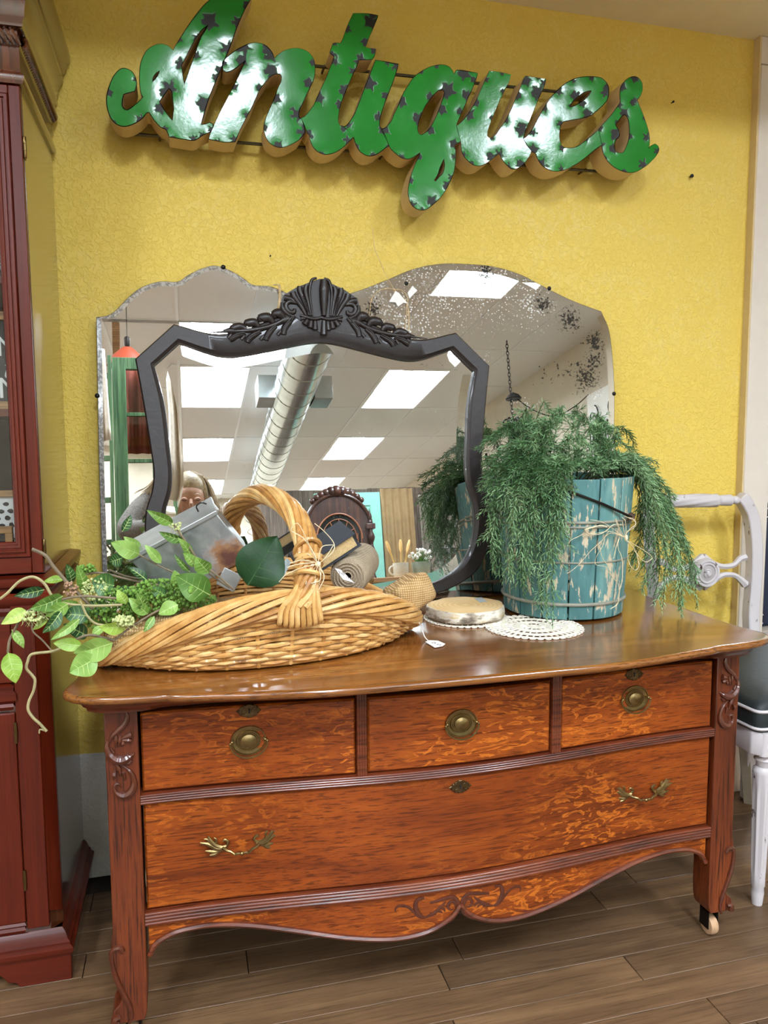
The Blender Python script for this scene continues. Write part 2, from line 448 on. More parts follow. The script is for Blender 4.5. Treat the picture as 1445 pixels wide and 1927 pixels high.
for xa, xb in ((.303, .3225), (.7085, .7295)):
    b = MB(); k = 4; r = (xb - xa) / 2 / k
    prof = [(xa, .03)]
    for i in range(k):
        for a in np.linspace(-80, 80, 5): prof.append((xa + r * (2*i+1) + r * math.sin(math.radians(a)), -.004 - r * math.cos(math.radians(a)) * .9))
    prof.append((xb, .03))
    b.strip([[(p[0], yf(xa) + p[1], z) for p in prof] for z in (.503, .664)], closed=False)
    b.build('divider', M_oakedge, dr, angle=75)
# apron
ap = [(-.600, .249), (-.600, .186), (-.590, .205), (-.575, .215), (-.552, .224), (-.52, .228), (-.485, .2285), (-.417, .219), (-.326, .197), (-.233, .1725),
      (-.14, .158), (-.07, .163), (-.022, .184), (0, .209)]
low = spline(ap[1:], closed=False, sub=5, corner=70)
low = [(p[0], p[1]) for p in low]; low = low + [(-p[0], p[1]) for p in low[::-1][1:]]
b = MB(); n = len(low)
fr = [(CX + p[0], yf(CX + p[0]) + .002, p[1]) for p in low]; tp = [(CX + p[0], yf(CX + p[0]) + .002, .2495) for p in low]
bk = [(a, c + .018, d) for a, c, d in fr]; tb = [(a, c + .018, d) for a, c, d in tp]
b.strip([tb, tp, fr, bk], closed=False); b.build('apron', M_oak, dr, angle=40)
b = MB(); hl = low[:len(low)//2 + 1]
for s in (1, -1):
    b.tube([(CX + s * p[0], yf(CX + s * p[0]) - .001, p[1] + .003) for p in hl], .0052, 6)
b.build('apron_bead', M_oakedge, dr)
def carve(crop, scale, strokes, Y, name, mats, mirror, yfn=None, k=.75):
    for s in mirror:
        b = MB()
        for pts, rad in strokes:
            q = []
            for x, y in pts:
                p = PY(crop[0] + x / scale, crop[1] + y / scale, Y); q.append((s * (p[0] - CX), p[2]))
            b.relief(q, rad, (lambda u, v, d: (CX + u, (yfn(CX + u) if yfn else Y) - d, v)), k)
        b.build(name, mats, dr)
carve((730, 1660), 5.352, [
    ([(105, 345), (85, 310), (100, 275), (150, 258), (210, 270), (265, 315), (320, 370), (380, 378)], [.001, .0035, .0035, .002]),
    ([(370, 175), (320, 185), (288, 230), (295, 300), (335, 355), (380, 375)], [.0035, .005, .006, .003]),
    ([(380, 372), (440, 345), (500, 300), (550, 250), (590, 210)], [.002, .005, .004, .002]),
    ([(430, 330), (470, 330), (500, 350)], [.003, .003, .001]), ([(480, 300), (530, 310), (570, 330)], [.003, .003, .001]), ([(530, 265), (570, 285), (585, 325)], [.003, .003, .001]),
    ([(430, 225), (510, 200), (580, 175), (650, 158), (700, 190), (718, 260), (690, 330), (630, 395), (560, 440)], [.003, .005, .005, .005, .005, .004]),
    ([(670, 280), (640, 290), (610, 265), (620, 225), (655, 205), (690, 235), (690, 290), (650, 345)], [.002, .004, .004, .003]),
], 1.369, 'apron_carving', M_carve, (1, -1), lambda x: yf(x) + .003)
# posts
def post(s):
    ol = [(.662, .6645), (.662, .25), (.667, .222), (.664, .19), (.655, .16), (.649, .135), (.652, .112), (.664, .098), (.670, .086), (.666, .074), (.655, .069),
          (.612, .069), (.607, .09), (.6055, .14), (.605, .6645)]
    ol = spline(ol, True, 3, 35)
    b = MB(); b.prism([(CX + s * p[0], 1.400, p[1]) for p in ol], [(CX + s * p[0], 1.458, p[1]) for p in ol])
    return b.build('post', M_oakv, dr, bevel=.002)
post(-1); post(1)
for s in (-1, 1):
    MB().box(CX + s * .633 - .028, CX + s * .633 + .028, 1.94, 1.995, .06, .6645).build('post', M_oakv, dr, bevel=.002)
    MB().box(CX + s * .645 - .008, CX + s * .645 + .008, 1.45, 1.95, .24, .6645).build('side_panel', M_oakv, dr, smooth=False)
carve((150, 1230), 5.84, [
    ([(505, 640), (522, 700), (490, 775), (425, 840), (360, 905), (315, 985)], [.003, .0045, .006, .005, .002]),
    ([(310, 960), (298, 1020), (325, 1100), (395, 1160), (480, 1165), (560, 1120), (605, 1085)], [.002, .005, .008, .009, .007, .001]),
    ([(340, 1040), (370, 1090)], [.003, .004]),
    ([(395, 880), (400, 950), (395, 1040)], [.002, .004, .001]), ([(445, 900), (440, 960), (420, 1030)], [.002, .004, .001]), ([(480, 940), (475, 990), (450, 1020)], [.002, .004, .001]),
    ([(460, 935), (520, 905), (570, 885)], [.002, .006, .007]), ([(475, 950), (530, 950), (565, 955)], [.003, .005, .004]),
    ([(570, 1165), (540, 1200), (470, 1215)], [.004, .004, .001]),
    ([(345, 1170), (400, 1215), (430, 1270), (450, 1345)], [.002, .004, .005, .002]), ([(365, 1325), (395, 1325)], [.007, .008]),
    ([(480, 1310), (500, 1390)], [.004, .002]),
    ([(470, 1230), (555, 1295), (597, 1385), (590, 1470), (540, 1535), (470, 1558), (405, 1532), (378, 1480), (400, 1432), (440, 1440), (455, 1475)], [.001, .004, .005, .007, .008, .007, .004, .003, .003, .002, .001]),
], 1.3995, 'post_carving', M_carve, (1, -1), k=1.15)
carve((0, 1400), 3.657, [
    ([(845, 1430), (825, 1402), (785, 1412), (765, 1450), (775, 1530), (800, 1620), (850, 1720), (890, 1800), (905, 1870), (890, 1930)], [.005, .006, .005, .0045, .0045, .005, .005, .005, .004, .003]),
    ([(790, 1930), (800, 1890), (830, 1880)], [.008, .008, .004]),
], 1.3995, 'foot_carving', M_carve, (1, -1), k=1.0)
MB().box(CX - .60, CX + .60, 1.432, 1.985, .235, .663).build('carcass', M_case, dr, smooth=False)  # solid dark box added inside the dresser to block light
for s in (-1, 1):
    for y in (1.430, 1.965):
        x = CX + s * .634
        c = MB().box(x - .0135, x - .0112, y - .012, y + .018, .018, .07).box(x + .0112, x + .0135, y - .012, y + .018, .018, .07)
        c.box(x - .0135, x + .0135, y - .012, y + .018, .058, .0695).build('caster_fork', M_iron, dr, smooth=False)
        MB().lathe([(.012, -.011), (.021, -.009), (.0225, -.003), (.0225, .003), (.021, .009), (.012, .011)], (x, y, .0225), 20, ax='x').build('caster_wheel', M_caster, dr)
# hardware
def BF(px, py, Y=1.372):
    p = PY(px, py, Y); x0, z0 = p[0], p[2]; y0 = yf(x0)
    return x0, z0, (lambda u, v, d: (x0 + u, y0 - d, z0 + v))
def escutcheon(px, py, par):
    x0, z0, B = BF(px, py); b = MB(); N = 48; ol = []
    for i in range(N):
        a = 2 * PI * i / N
        r = 1 / ((abs(math.cos(a)) / .0225) ** 1.3 + (abs(math.sin(a)) / .0135) ** 1.3) ** (1 / 1.3)
        r *= 1 + .07 * math.cos(14 * a); ol.append((r * math.cos(a), r * math.sin(a)))
    b.strip([[B(u, v, -.001) for u, v in ol], [B(u, v, .002) for u, v in ol], [B(.9*u, .9*v, .0032) for u, v in ol], [B(.35*u, .5*v, .0028) for u, v in ol]])
    b.f.append(list(range(3 * N, 4 * N))); b.m.append(0)
    for a in range(0, 360, 26):
        r = .8; u = .0185 * math.cos(math.radians(a)); v = .0108 * math.sin(math.radians(a))
        b.ball(B(u, v, .003), .0021, 6, 5)
    for s in (-1, 1):
        for t in (-1, 1):
            b.relief([(s * .005, t * .001), (s * .009, t * .006), (s * .014, t * .004), (s * .012, t * .001)], [.001, .0017, .0014, .001], lambda u, v, d: B(u, v, d + .003), n=6, sub=3)
    o = b.build('escutcheon', M_brassd, par)
    k = MB().lathe([(.0022, 0), (.0022, .001)], (0, 0, 0), 10, ax='y')
    k = MB(); k.prism([B(.0021 * math.cos(a), .0028 + .0021 * math.sin(a), .0036) for a in np.linspace(0, 2*PI, 12, endpoint=False)], [B(.0021 * math.cos(a), .0028 + .0021 * math.sin(a), .001) for a in np.linspace(0, 2*PI, 12, endpoint=False)])
    k.prism([B(-.0009, .002, .0036), B(.0009, .002, .0036), B(.0015, -.0045, .0036), B(-.0015, -.0045, .0036)], [B(-.0009, .002, .001), B(.0009, .002, .001), B(.0015, -.0045, .001), B(-.0015, -.0045, .001)])
    k.build('keyhole', M_dark, par, smooth=False)
escutcheon(471, 1347, d1); escutcheon(1206, 1276, d3); escutcheon(865, 1479, d4)
def oval_pull(px, py, par):
    x0, z0, B = BF(px, py); N = 40; b = MB()
    prof = [(1.0, -.001), (1.0, .002), (.97, .0042), (.92, .0042), (.88, .002), (.70, .0012), (.66, .0035), (.62, .0035), (.60, .002), (.46, .002), (.43, .0045), (.38, .005), (.30, .0062), (.15, .0075), (.01, .008)]
    b.strip([[B(.0335 * r * math.cos(2*PI*i/N), .0285 * r * math.sin(2*PI*i/N), d) for i in range(N)] for r, d in prof])
    for i in range(36):
        a = 2 * PI * i / 36; b.ball(B(.0335 * .53 * math.cos(a), .0285 * .53 * math.sin(a), .0028), .0013, 6, 4)
    b.build('pull_plate', M_brass, par, angle=50)
    h = MB(); pts = []
    for a in np.linspace(180, 360, 22):
        pts.append(B(.0345 * math.cos(math.radians(a)), -.001 + .0285 * math.sin(math.radians(a)), .008 + .003 * math.sin(math.radians(a - 180))))
    h.tube(pts, .0017, 7)
    for s in (-1, 1):
        h.ball(B(s * .0305, .001, .006), .0036, 8, 6); h.ball(B(s * .034, -.001, .008), .0026, 8, 6)
        h.lathe([(.0035, 0), (.0035, .005)], B(s * .0285, .002, .006), 8, ax='y')
    h.build('bail', M_brass, par)
oval_pull(470, 1404, d1); oval_pull(867, 1360, d2); oval_pull(1207, 1322, d3)
def leaf_pull(pxL, pxM, pxR, par):
    x0, z0, B0 = BF(*pxM)
    pl = PY(*pxL, 1.372); pr = PY(*pxR, 1.372); k = (pr[0] - pl[0]) / .150
    b = MB(); B = lambda u, v, d: B0(u * k, v * k, d)
    for s in (-1, 1):
        Q = lambda pts: [(s * u, v) for u, v in pts]
        R = lambda pts, rad, d0=.003: b.relief(Q(pts), rad, B, .8, 7, sub=4, d0=d0)
        R([(.027, .008), (.036, .006), (.048, .012), (.056, .022), (.060, .032)], [.004, .005, .0055, .0045, .0015])      # upper horn
        R([(.030, .004), (.045, .006), (.060, .016), (.075, .021)], [.004, .0055, .0045, .0012])                     # outer tip
        R([(.036, .002), (.048, .000), (.058, .002), (.066, .004)], [.003, .004, .0035, .001])
        R([(.040, .001), (.050, -.005), (.058, -.006)], [.003, .004, .0015])
        R([(.028, .008), (.024, .015), (.030, .021), (.034, .017)], [.003, .003, .0025, .001])
        R([(.046, .014), (.046, .024), (.050, .028)], [.002, .0025, .001], .004)
        R([(.055, .016), (.062, .026), (.068, .028)], [.002, .0025, .001], .004)
        b.tube([B(s * .034, .006, .004), B(s * .028, .004, .012), B(s * .020, .003, .016), B(s * .013, -.003, .017), B(s * .010, -.001, .017)], [.0035, .003, .0024, .0024, .003], 7)
        b.ball(B(s * .010, -.003, .017), .0026, 7, 5)
    b.tube([B(-.012, -.002, .017), B(0, -.003, .017), B(.012, -.002, .017)], [.0022, .002, .0022], 7); b.ball(B(0, -.003, .017), .0042, 9, 7)
    b.build('leaf_pull', M_brass, par)
leaf_pull((380, 1600), (456, 1610), (535, 1580), d4); leaf_pull((1160, 1500), (1222, 1508), (1275, 1485), d4)
# ============================================================ GREEN METAL SIGN
def sign_mat():
    t = NT('chipped green enamel on sheet metal'); c = t.coord()
    sc = t.n('Attribute', _attribute_name='scorch').outputs['Fac']
    n = t.noise(c, 160, 4, .6); g = t.noise(c, 9, 3)
    col = t.ramp(g, [(.3, srgb(18, 124, 30)), (.6, srgb(26, 136, 40)), (.75, srgb(50, 146, 62))])
    col = t.mix(t.ramp(t.noise(c, 240, 2), [(.70, 0.0), (.74, .8)]), col, srgb(30, 70, 34))
    a = t.math('ADD', sc, t.math('MULTIPLY', t.math('SUBTRACT', n, .5), .5))
    k = t.ramp(a, [(.30, 0.0), (.52, 1.0)])
    col = t.mix(k, col, srgb(24, 20, 17))
    t.P(Base__Color=col, Roughness=t.math('ADD', .15, t.math('MULTIPLY', k, .4)), Coat__Weight=0.0)
    h = t.noise(c, 120, 2); t.bump(t.math('ADD', t.math('MULTIPLY', h, .4), t.math('MULTIPLY', k, -.8)), .25, .0012)
    return t.mat
M_sign = sign_mat()
M_ret = plain('cream painted sheet metal edge', srgb(206, 178, 130), .45, var=.1, scale=18, bump=.1)
M_rod = plain('olive dark steel rod', srgb(86, 78, 56), .4, .6, var=.3, scale=60)
C1, C2, C3, C4, C5, C6 = (4.8167, 190, 0), (5.78, 380, 60), (6.568, 560, 20), (6.023, 680, 100), (6.568, 840, 120), (5.558, 1000, 120)
LET = {
'A': (C1, [(180,624),(230,622),(280,650),(310,700),(322,760),(305,825),(250,840),(205,855),(195,900),(193,960),(215,990),(245,993),(300,955),(350,915),(383,880),(365,850),(352,760),(352,650),(365,560),(400,480),(450,430),(520,402),(580,405),(625,432),(655,460),(680,410),(720,345),(780,250),(850,150),(930,50),(985,0),(1010,-40),(1060,-75),(1200,-80),(1375,-62),(1350,0),(1300,90),(1230,250),(1170,420),(1125,530),(1080,640),(1000,830),(955,960),(925,1060),(905,1130),(945,1125),(985,1110),(1015,1125),(1018,1160),(985,1195),(920,1225),(850,1270),(760,1262),(620,1240),(590,1175),(540,1150),(480,1085),(440,1020),(415,1020),(370,1075),(300,1120),(220,1145),(150,1130),(100,1085),(65,1010),(50,920),(60,830),(95,730),(130,670)],
  [[(972,225),(930,300),(900,350),(860,470),(830,560),(800,640),(755,765),(742,700),(735,640),(728,595),(745,560),(775,500),(805,440),(850,360),(900,285)],
   [(615,800),(640,830),(650,900),(660,970),(655,1030),(648,1095),(610,1050),(570,990),(528,920),(565,870)],
   [(535,640),(500,660),(472,700),(465,745),(490,722),(518,685)]],
  [(985,190,2),(1240,210,1.5),(1325,45,1.2),(700,350,1),(865,345,1),(860,500,.9),(725,580,1.3),(1140,440,1.7),(1070,630,.8),(1040,700,.8),(930,940,1.8),(620,800,1.9),(575,840,1.2),(535,980,1.3),(350,1080,1.1),(915,1220,.8),(835,1255,1),(660,1250,.7),(580,1170,.7),(1000,1170,.9),(75,840,.8),(310,720,.7),(120,1110,.7)]),
'n': (C2, [(225,370),(230,320),(290,260),(370,200),(450,155),(520,128),(600,120),(680,140),(740,190),(775,250),(783,295),(830,250),(900,205),(980,182),(1060,182),(1140,210),(1195,265),(1222,330),(1228,420),(1215,510),(1180,590),(1140,670),(1100,760),(1065,840),(1052,900),(1060,935),(1085,942),(1110,1030),(1122,1090),(1070,1160),(1010,1200),(930,1240),(850,1255),(780,1235),(720,1185),(685,1110),(675,1030),(690,960),(720,880),(760,790),(795,710),(830,610),(860,550),(868,490),(850,455),(800,455),(750,480),(690,540),(620,640),(580,730),(530,840),(470,950),(410,1070),(360,1195),(230,1195),(75,1165),(95,1100),(135,1010),(200,870),(270,740),(340,600),(395,490),(440,390),(475,310),(430,345),(370,390),(310,425),(260,437),(230,415)], [],
  [(450,175,1.7),(430,310,1.5),(720,180,1.6),(740,240,1.8),(755,430,1.8),(350,590,.8),(625,610,.8),(480,900,.9),(345,1165,1),(170,1195,.7),(1205,335,1),(1165,560,1.3),(800,720,1.3),(1035,890,1.9),(680,1040,.9),(830,1240,1.2),(1110,1100,1.8),(245,345,.7)]),
't': (C3, [(690,35),(800,35),(890,40),(995,60),(975,110),(930,220),(880,330),(835,450),(880,465),(965,475),(948,560),(915,602),(850,605),(755,608),(740,660),(700,750),(640,880),(580,1030),(530,1160),(505,1280),(500,1370),(520,1420),(570,1435),(630,1500),(690,1560),(640,1610),(580,1670),(500,1730),(420,1765),(330,1775),(250,1740),(190,1680),(158,1600),(148,1540),(128,1520),(90,1430),(45,1330),(90,1310),(150,1240),(200,1170),(240,1080),(300,950),(360,820),(410,690),(440,610),(455,565),(425,545),(400,520),(420,460),(440,405),(480,400),(530,405),(560,350),(600,240),(640,140)], [],
  [(910,130,2),(940,70,1),(830,390,1.2),(460,630,1.2),(775,605,1.6),(680,750,1.3),(580,990,1.6),(515,1160,1.3),(270,1080,1.5),(600,1405,1),(570,1450,1),(615,1600,1.2),(615,230,.9),(300,1770,.8),(455,405,.8),(430,545,.8),(125,1535,1.3),(950,490,1.1)]),
'i': (C3, [(570,1435),(610,1415),(660,1350),(710,1270),(760,1140),(810,1010),(850,900),(880,830),(920,720),(965,612),(1080,630),(1245,660),(1225,740),(1180,870),(1130,1000),(1080,1130),(1040,1250),(1015,1350),(1012,1430),(1045,1465),(1090,1560),(1130,1670),(1090,1690),(1030,1740),(960,1780),(890,1795),(820,1775),(760,1725),(715,1640),(690,1560),(630,1500)], [],
  [(890,900,1.7),(1215,690,1.3),(1110,645,.9),(1085,1050,1.1),(1005,1310,1.2),(1060,1475,1.3),(730,1680,.9),(935,1785,.8),(625,1410,1.2),(1130,1670,.8)]),
'q': (C4, [(225,860),(270,845),(335,780),(370,700),(420,590),(470,470),(530,370),(590,280),(670,215),(760,165),(850,138),(920,133),(985,150),(1025,190),(1050,240),(1075,195),(1150,195),(1318,228),(1300,290),(1260,390),(1210,500),(1150,640),(1100,750),(1075,820),(1098,920),(1122,998),(1055,1040),(1065,1120),(1060,1240),(1045,1350),(1010,1440),(960,1540),(890,1640),(810,1715),(740,1765),(680,1778),(620,1760),(565,1710),(535,1620),(532,1540),(550,1440),(580,1340),(615,1250),(650,1180),(668,1125),(600,1170),(530,1198),(460,1185),(400,1145),(345,1095),(315,1048),(270,950)],
  [[(945,445),(920,415),(870,425),(820,470),(770,530),(720,600),(680,690),(645,790),(635,860),(650,910),(680,928),(730,900),(790,830),(840,740),(880,640),(915,545)],
   [(935,1195),(945,1280),(925,1360),(880,1410),(840,1455),(822,1440),(860,1380),(890,1290)]],
  [(455,550,1.4),(265,865,1.4),(640,735,1.5),(780,490,1),(985,415,2),(930,450,1.2),(915,640,1.4),(785,875,1.3),(1160,225,1.8),(1270,300,1),(1190,470,1.3),(1120,660,1),(1050,1030,1.3),(660,1180,.9),(460,1180,1),(560,1445,.9),(1015,1405,.9),(970,1500,1.2),(800,1680,1.5),(575,1720,1),(690,1770,.6),(680,215,.7),(1045,1170,.7),(855,150,.6)]),
'u': (C5, [(125,770),(165,740),(240,660),(320,540),(380,430),(440,290),(490,180),(530,92),(620,100),(795,135),(770,220),(700,360),(630,510),(560,680),(510,820),(500,890),(520,915),(560,918),(610,880),(650,820),(720,720),(790,590),(850,450),(910,310),(965,165),(990,155),(1080,170),(1230,190),(1210,270),(1150,400),(1090,540),(1030,690),(975,830),(945,920),(990,1010),(1048,1080),(1020,1140),(960,1230),(890,1285),(830,1300),(790,1290),(730,1230),(690,1180),(660,1120),(640,1110),(600,1145),(530,1200),(460,1245),(400,1260),(330,1245),(260,1190),(210,1130),(185,1050),(178,968),(150,870)], [],
  [(280,630,1.6),(370,490,1.3),(488,190,.8),(700,345,.8),(560,670,.7),(735,700,1.2),(980,210,1.5),(890,395,1.3),(1125,360,1.9),(930,810,1.9),(545,1150,1.2),(650,1120,1.4),(205,1130,1.1),(750,1285,1.5),(910,1230,1.2),(310,1240,.8),(560,915,.6),(1200,240,1),(690,120,.6),(1130,180,.6)]),
'e': (C6, [(-86,783),(-43,753),(8,685),(50,609),(109,499),(170,400),(240,310),(330,225),(430,165),(530,138),(640,135),(720,145),(775,185),(805,240),(808,320),(790,380),(740,440),(670,500),(610,545),(520,570),(400,590),(330,605),(305,650),(292,720),(295,800),(315,860),(360,880),(430,882),(500,855),(570,800),(640,745),(700,690),(720,770),(735,850),(680,885),(600,950),(510,1020),(420,1075),(340,1110),(250,1122),(180,1105),(110,1060),(65,990),(40,930),(0,914),(-45,850)],
  [[(628,282),(590,285),(540,305),(480,350),(430,400),(400,448),(450,440),(510,405),(560,370),(600,330)]],
  [(460,335,1.6),(285,290,1.1),(440,180,.9),(630,150,1),(790,250,1),(770,305,1.5),(140,470,1.1),(585,525,1.4),(300,625,1.1),(15,720,1.1),(15,900,1.5),(100,1045,1.8),(310,1100,1),(535,415,1),(315,880,.9),(410,440,.7),(575,795,.8)]),
's': (C6, [(700,690),(770,610),(840,530),(890,460),(930,400),(925,330),(930,260),(960,200),(1010,155),(1070,133),(1120,150),(1155,200),(1160,270),(1140,330),(1105,380),(1130,440),(1170,540),(1205,640),(1230,740),(1235,830),(1222,890),(1250,860),(1295,838),(1325,860),(1333,900),(1310,950),(1260,1010),(1190,1070),(1110,1120),(1050,1135),(980,1130),(900,1100),(830,1050),(780,990),(748,920),(735,850),(720,770)],
  [[(975,530),(1005,560),(1020,620),(1025,700),(1020,780),(1000,850),(970,915),(935,935),(885,925),(865,870),(880,800),(920,755),(915,700),(880,640),(905,600),(945,550)]],
  [(950,240,1.2),(1080,150,1.3),(1080,385,1.1),(1060,410,.9),(915,430,1.1),(970,520,1.4),(715,675,.9),(705,865,1.7),(885,740,1.9),(1035,760,1),(1200,770,1.3),(855,885,1.3),(1310,915,1),(1165,1055,1.6),(770,990,.9),(970,1130,.8),(890,610,.8),(1175,570,.6)]),
}
YS, DS = 1.925, .068
p0 = PY(640, 240, YS)
sg = thing('antiques_sign', 'green metal script sign reading Antiques with scorch marks, on the yellow wall', 'sign', (p0[0], YW, p0[2]))
def pin(pt, poly):
    x, y = pt; r = False; n = len(poly)
    for i in range(n):
        (x1, y1), (x2, y2) = poly[i][:2], poly[i-1][:2]
        if (y1 > y) != (y2 > y) and x < (x2 - x1) * (y - y1) / (y2 - y1) + x1: r = not r
    return r
dents = [(rnd.uniform(-.2, 1.4), rnd.uniform(1.8, 2.3), rnd.uniform(.03, .08), rnd.uniform(-1, 1)) for _ in range(70)]
def letter(ch, idx):
    (sc, ox, oy), out, holes, sco = LET[ch]
    W2 = lambda p: (lambda q: (q[0], q[2]))(PY(ox + p[0] / sc, oy + p[1] / sc, YS))
    O = [W2(p) for p in spline(out, True, 3, 42)]; H = [[W2(p) for p in spline(h, True, 3, 50)] for h in holes]
    S_ = [(*W2(p), p[2]) for p in sco]
    V = []; E = []
    for loop in [O] + H:
        b = len(V); V += [Vector(p) for p in loop]; E += [(b + i, b + (i + 1) % len(loop)) for i in range(len(loop))]
    nb = len(V); g = .0075
    xs = [p[0] for p in O]; zs = [p[1] for p in O]
    x = min(xs)
    bnd = np.array([p for l in [O] + H for p in l])
    while x < max(xs):
        z = min(zs)
        while z < max(zs):
            q = (x + rnd.uniform(-.001, .001), z + rnd.uniform(-.001, .001))
            if pin(q, O) and not any(pin(q, h) for h in H) and np.min(np.sum((bnd - q) ** 2, 1)) > .0035 ** 2: V.append(Vector(q))
            z += g
        x += g
    # finer points at scorch marks
    for sx, sz, k in S_:
        for r in (.003, .006, .009, .013):
            for j in range(9):
                a = 2 * PI * (j + r * 50) / 9; q = (sx + r * k * math.cos(a), sz + r * k * math.sin(a))
                if pin(q, O) and not any(pin(q, h) for h in H) and np.min(np.sum((bnd - q) ** 2, 1)) > .0015 ** 2: V.append(Vector(q))
    vo, eo, fo, _, _, _ = delaunay_2d_cdt(V, E, [], 0, 1e-6)
    F = []
    for f in fo:
        c = sum((vo[i] for i in f), Vector((0, 0))) / len(f)
        if pin(c, O) and not any(pin(c, h) for h in H): F.append(tuple(f))
    b = MB(); d0 = .0004 * (idx % 3); vals = []
    angs = [rnd.uniform(0, 6.28) for _ in S_]
    for v in vo:
        d = 0.0
        for ax, az, ar, aa in dents:
            e = ((v.x - ax) ** 2 + (v.y - az) ** 2) / (ar * ar)
            if e < 6: d += aa * .0008 * math.exp(-e)
        s = 0
        for (sx, sz, k), a0 in zip(S_, angs):
            rr = math.hypot(v.x - sx, v.y - sz)
            if rr < .05 * k:
                a = math.atan2(v.y - sz, v.x - sx)
                rad = .0098 * k * (1 + .35 * math.cos(5 * a + a0) + .25 * math.cos(9 * a + 2 * a0))
                s = max(s, min(1, 1.25 - rr / rad)); d -= .0007 * k * math.exp(-(rr / (.011 * k)) ** 2)
        vals.append(max(0, s)); b.v.append((v.x, YS - d - d0, v.y))
    b.f = [list(f) for f in F]; b.m = [0] * len(F)
    o = b.build('letter', M_sign, sg); o['label'] = 'green metal letter ' + ch
    at = o.data.attributes.new('scorch', 'FLOAT', 'POINT'); at.data.foreach_set('value', vals)
    r = MB()
    for loop in [O] + H:
        r.strip([[(p[0], YS + .0008, p[1]) for p in loop], [(p[0], YS + DS, p[1]) for p in loop]])
    ro = r.build('return', M_ret, o, angle=50)
    rim = MB()
    for loop in [O] + H: rim.tube([(p[0], YS + .0005 , p[1]) for p in loop], .0011, 4, closed=True)
    rim.build('edge', M_iron, o)
for i, ch in enumerate('Antiques'): letter(ch, i)
def rod(a, c, bz=0):
    pa, pb = PY(*a, YS + DS + .012), PY(*c, YS + DS + .012)
    MB().tube([pa, pb], .0042, 8).build('rod', M_rod, sg)
rod((222, 250), (1165, 326)); rod((590, 124), (1060, 174))
for px, py in ((300, 255), (720, 291), (1100, 320), (610, 126), (950, 163)):
    p = PY(px, py, YS + DS + .012); MB().lathe([(.003, -.01), (.003, .03)], (p[0], YS + DS + .015, p[2]), 6, ax='y').build('standoff', M_rod, sg)
# ============================================================ THREE MIRRORS
def mirror_mat(name, tint, spots, white=(), black=(), edge=0):
    t = NT(name); c = t.coord()
    haze = t.ramp(t.noise(c, 6, 4, .65), [(.45, 0.0), (.75, .35)])
    fine = t.noise(c, 170, 3, .7)
    big = t.ramp(t.noise(c, 5.5, 3, .6, .5), [(.52 - .06 * spots, 0.0), (.70, 1.0)])
    speck = t.ramp(t.math('MULTIPLY', fine, t.math('ADD', .72, t.math('MULTIPLY', big, .42))), [(.56, 0.0), (.63, 1.0)])
    blk = t.ramp(t.math('MULTIPLY', t.noise(c, 95, 2, .6), t.math('ADD', .6, t.math('MULTIPLY', t.ramp(t.noise(c, 4.2, 2), [(.55, 0.0), (.75, 1.0)]), .5))), [(.55, 0.0), (.60, 1.0)])
    def blob(lst):
        tot = 0.0
        for x, z, r in lst:
            d = t.n('VectorMath', _operation='DISTANCE', i0=t.n('Mapping', Vector=c, Scale=(1, 0, 1)).outputs[0], i1=(x, 0, z)).outputs['Value']
            tot = t.math('MAXIMUM', tot, t.math('SUBTRACT', 1.0, t.math('DIVIDE', d, r)))
        return tot
    if white:
        v = t.n('TexVoronoi', Vector=c, Scale=150).outputs['Distance']
        sp = t.ramp(t.math('ADD', t.math('MULTIPLY', t.math('SUBTRACT', .75, v), .8), t.math('MULTIPLY', t.math('MAXIMUM', blob(white), 0.0), .42)), [(.64, 0.0), (.73, 1.0)])
        speck = t.math('MAXIMUM', speck, t.math('MULTIPLY', sp, t.ramp(t.noise(c, 30, 3), [(.36, .4), (.55, 1.7)])))
    if black:
        v2 = t.noise(c, 150, 4, .65)
        sp = t.ramp(t.math('ADD', v2, t.math('MULTIPLY', t.math('MAXIMUM', blob(black), 0.0), .30)), [(.69, 0.0), (.75, 1.0)])
        blk = t.math('MAXIMUM', blk, sp)
    g = t.n('BsdfGlossy', Color=(*tint, 1), Roughness=t.math('MULTIPLY', haze, .06))
    d = t.n('BsdfDiffuse', Color=(*srgb(236, 235, 230), 1))
    k = t.n('BsdfDiffuse', Color=(*srgb(40, 38, 36), 1))
    m1 = t.n('MixShader', Fac=t.math('ADD', t.math('MULTIPLY', speck, .5 * spots), t.math('ADD', t.math('MULTIPLY', haze, .16), edge)), i1=g, i2=d)
    m2 = t.n('MixShader', Fac=t.math('MULTIPLY', blk, .9 * spots), i1=m1, i2=k)
    t.t.links.new(m2.outputs[0], t.out.inputs[0])
    return t.mat
M_mir_front = mirror_mat('old bevelled mirror glass', (.82, .82, .80), .35)
M_mir_left = mirror_mat('old mirror glass', (.82, .81, .79), .25)
M_mir_right = mirror_mat('spotted old mirror glass', (.76, .745, .71), 1.0, white=((-.10, .82, .26), (.06, .85, .22), (-.18, .72, .26), (.18, .80, .16)), black=((.375, .70, .055), (.372, .65, .05), (.345, .60, .07), (.05, .885, .05), (.22, .80, .05), (.30, .76, .06), (-.27, .77, .04)))
M_mir_ledge = mirror_mat('flaking silvered mirror edge', (.9, .9, .88), .6, black=((0, .4, 1.5),), edge=.3)
M_mback = plain('dark mirror backing', srgb(46, 34, 26), .7, var=.2)
M_clip = plain('black metal mirror clip', srgb(26, 24, 22), .4, .5)
M_frame = plain('ebonised carved wood', srgb(34, 24, 21), .45, var=.25, scale=70, bump=.3, coat=.15)
M_raffia = plain('raffia strands', srgb(216, 186, 138), .7, var=.2, scale=60)
M_paper = plain('white paper tag', srgb(242, 238, 232), .7, var=.02)
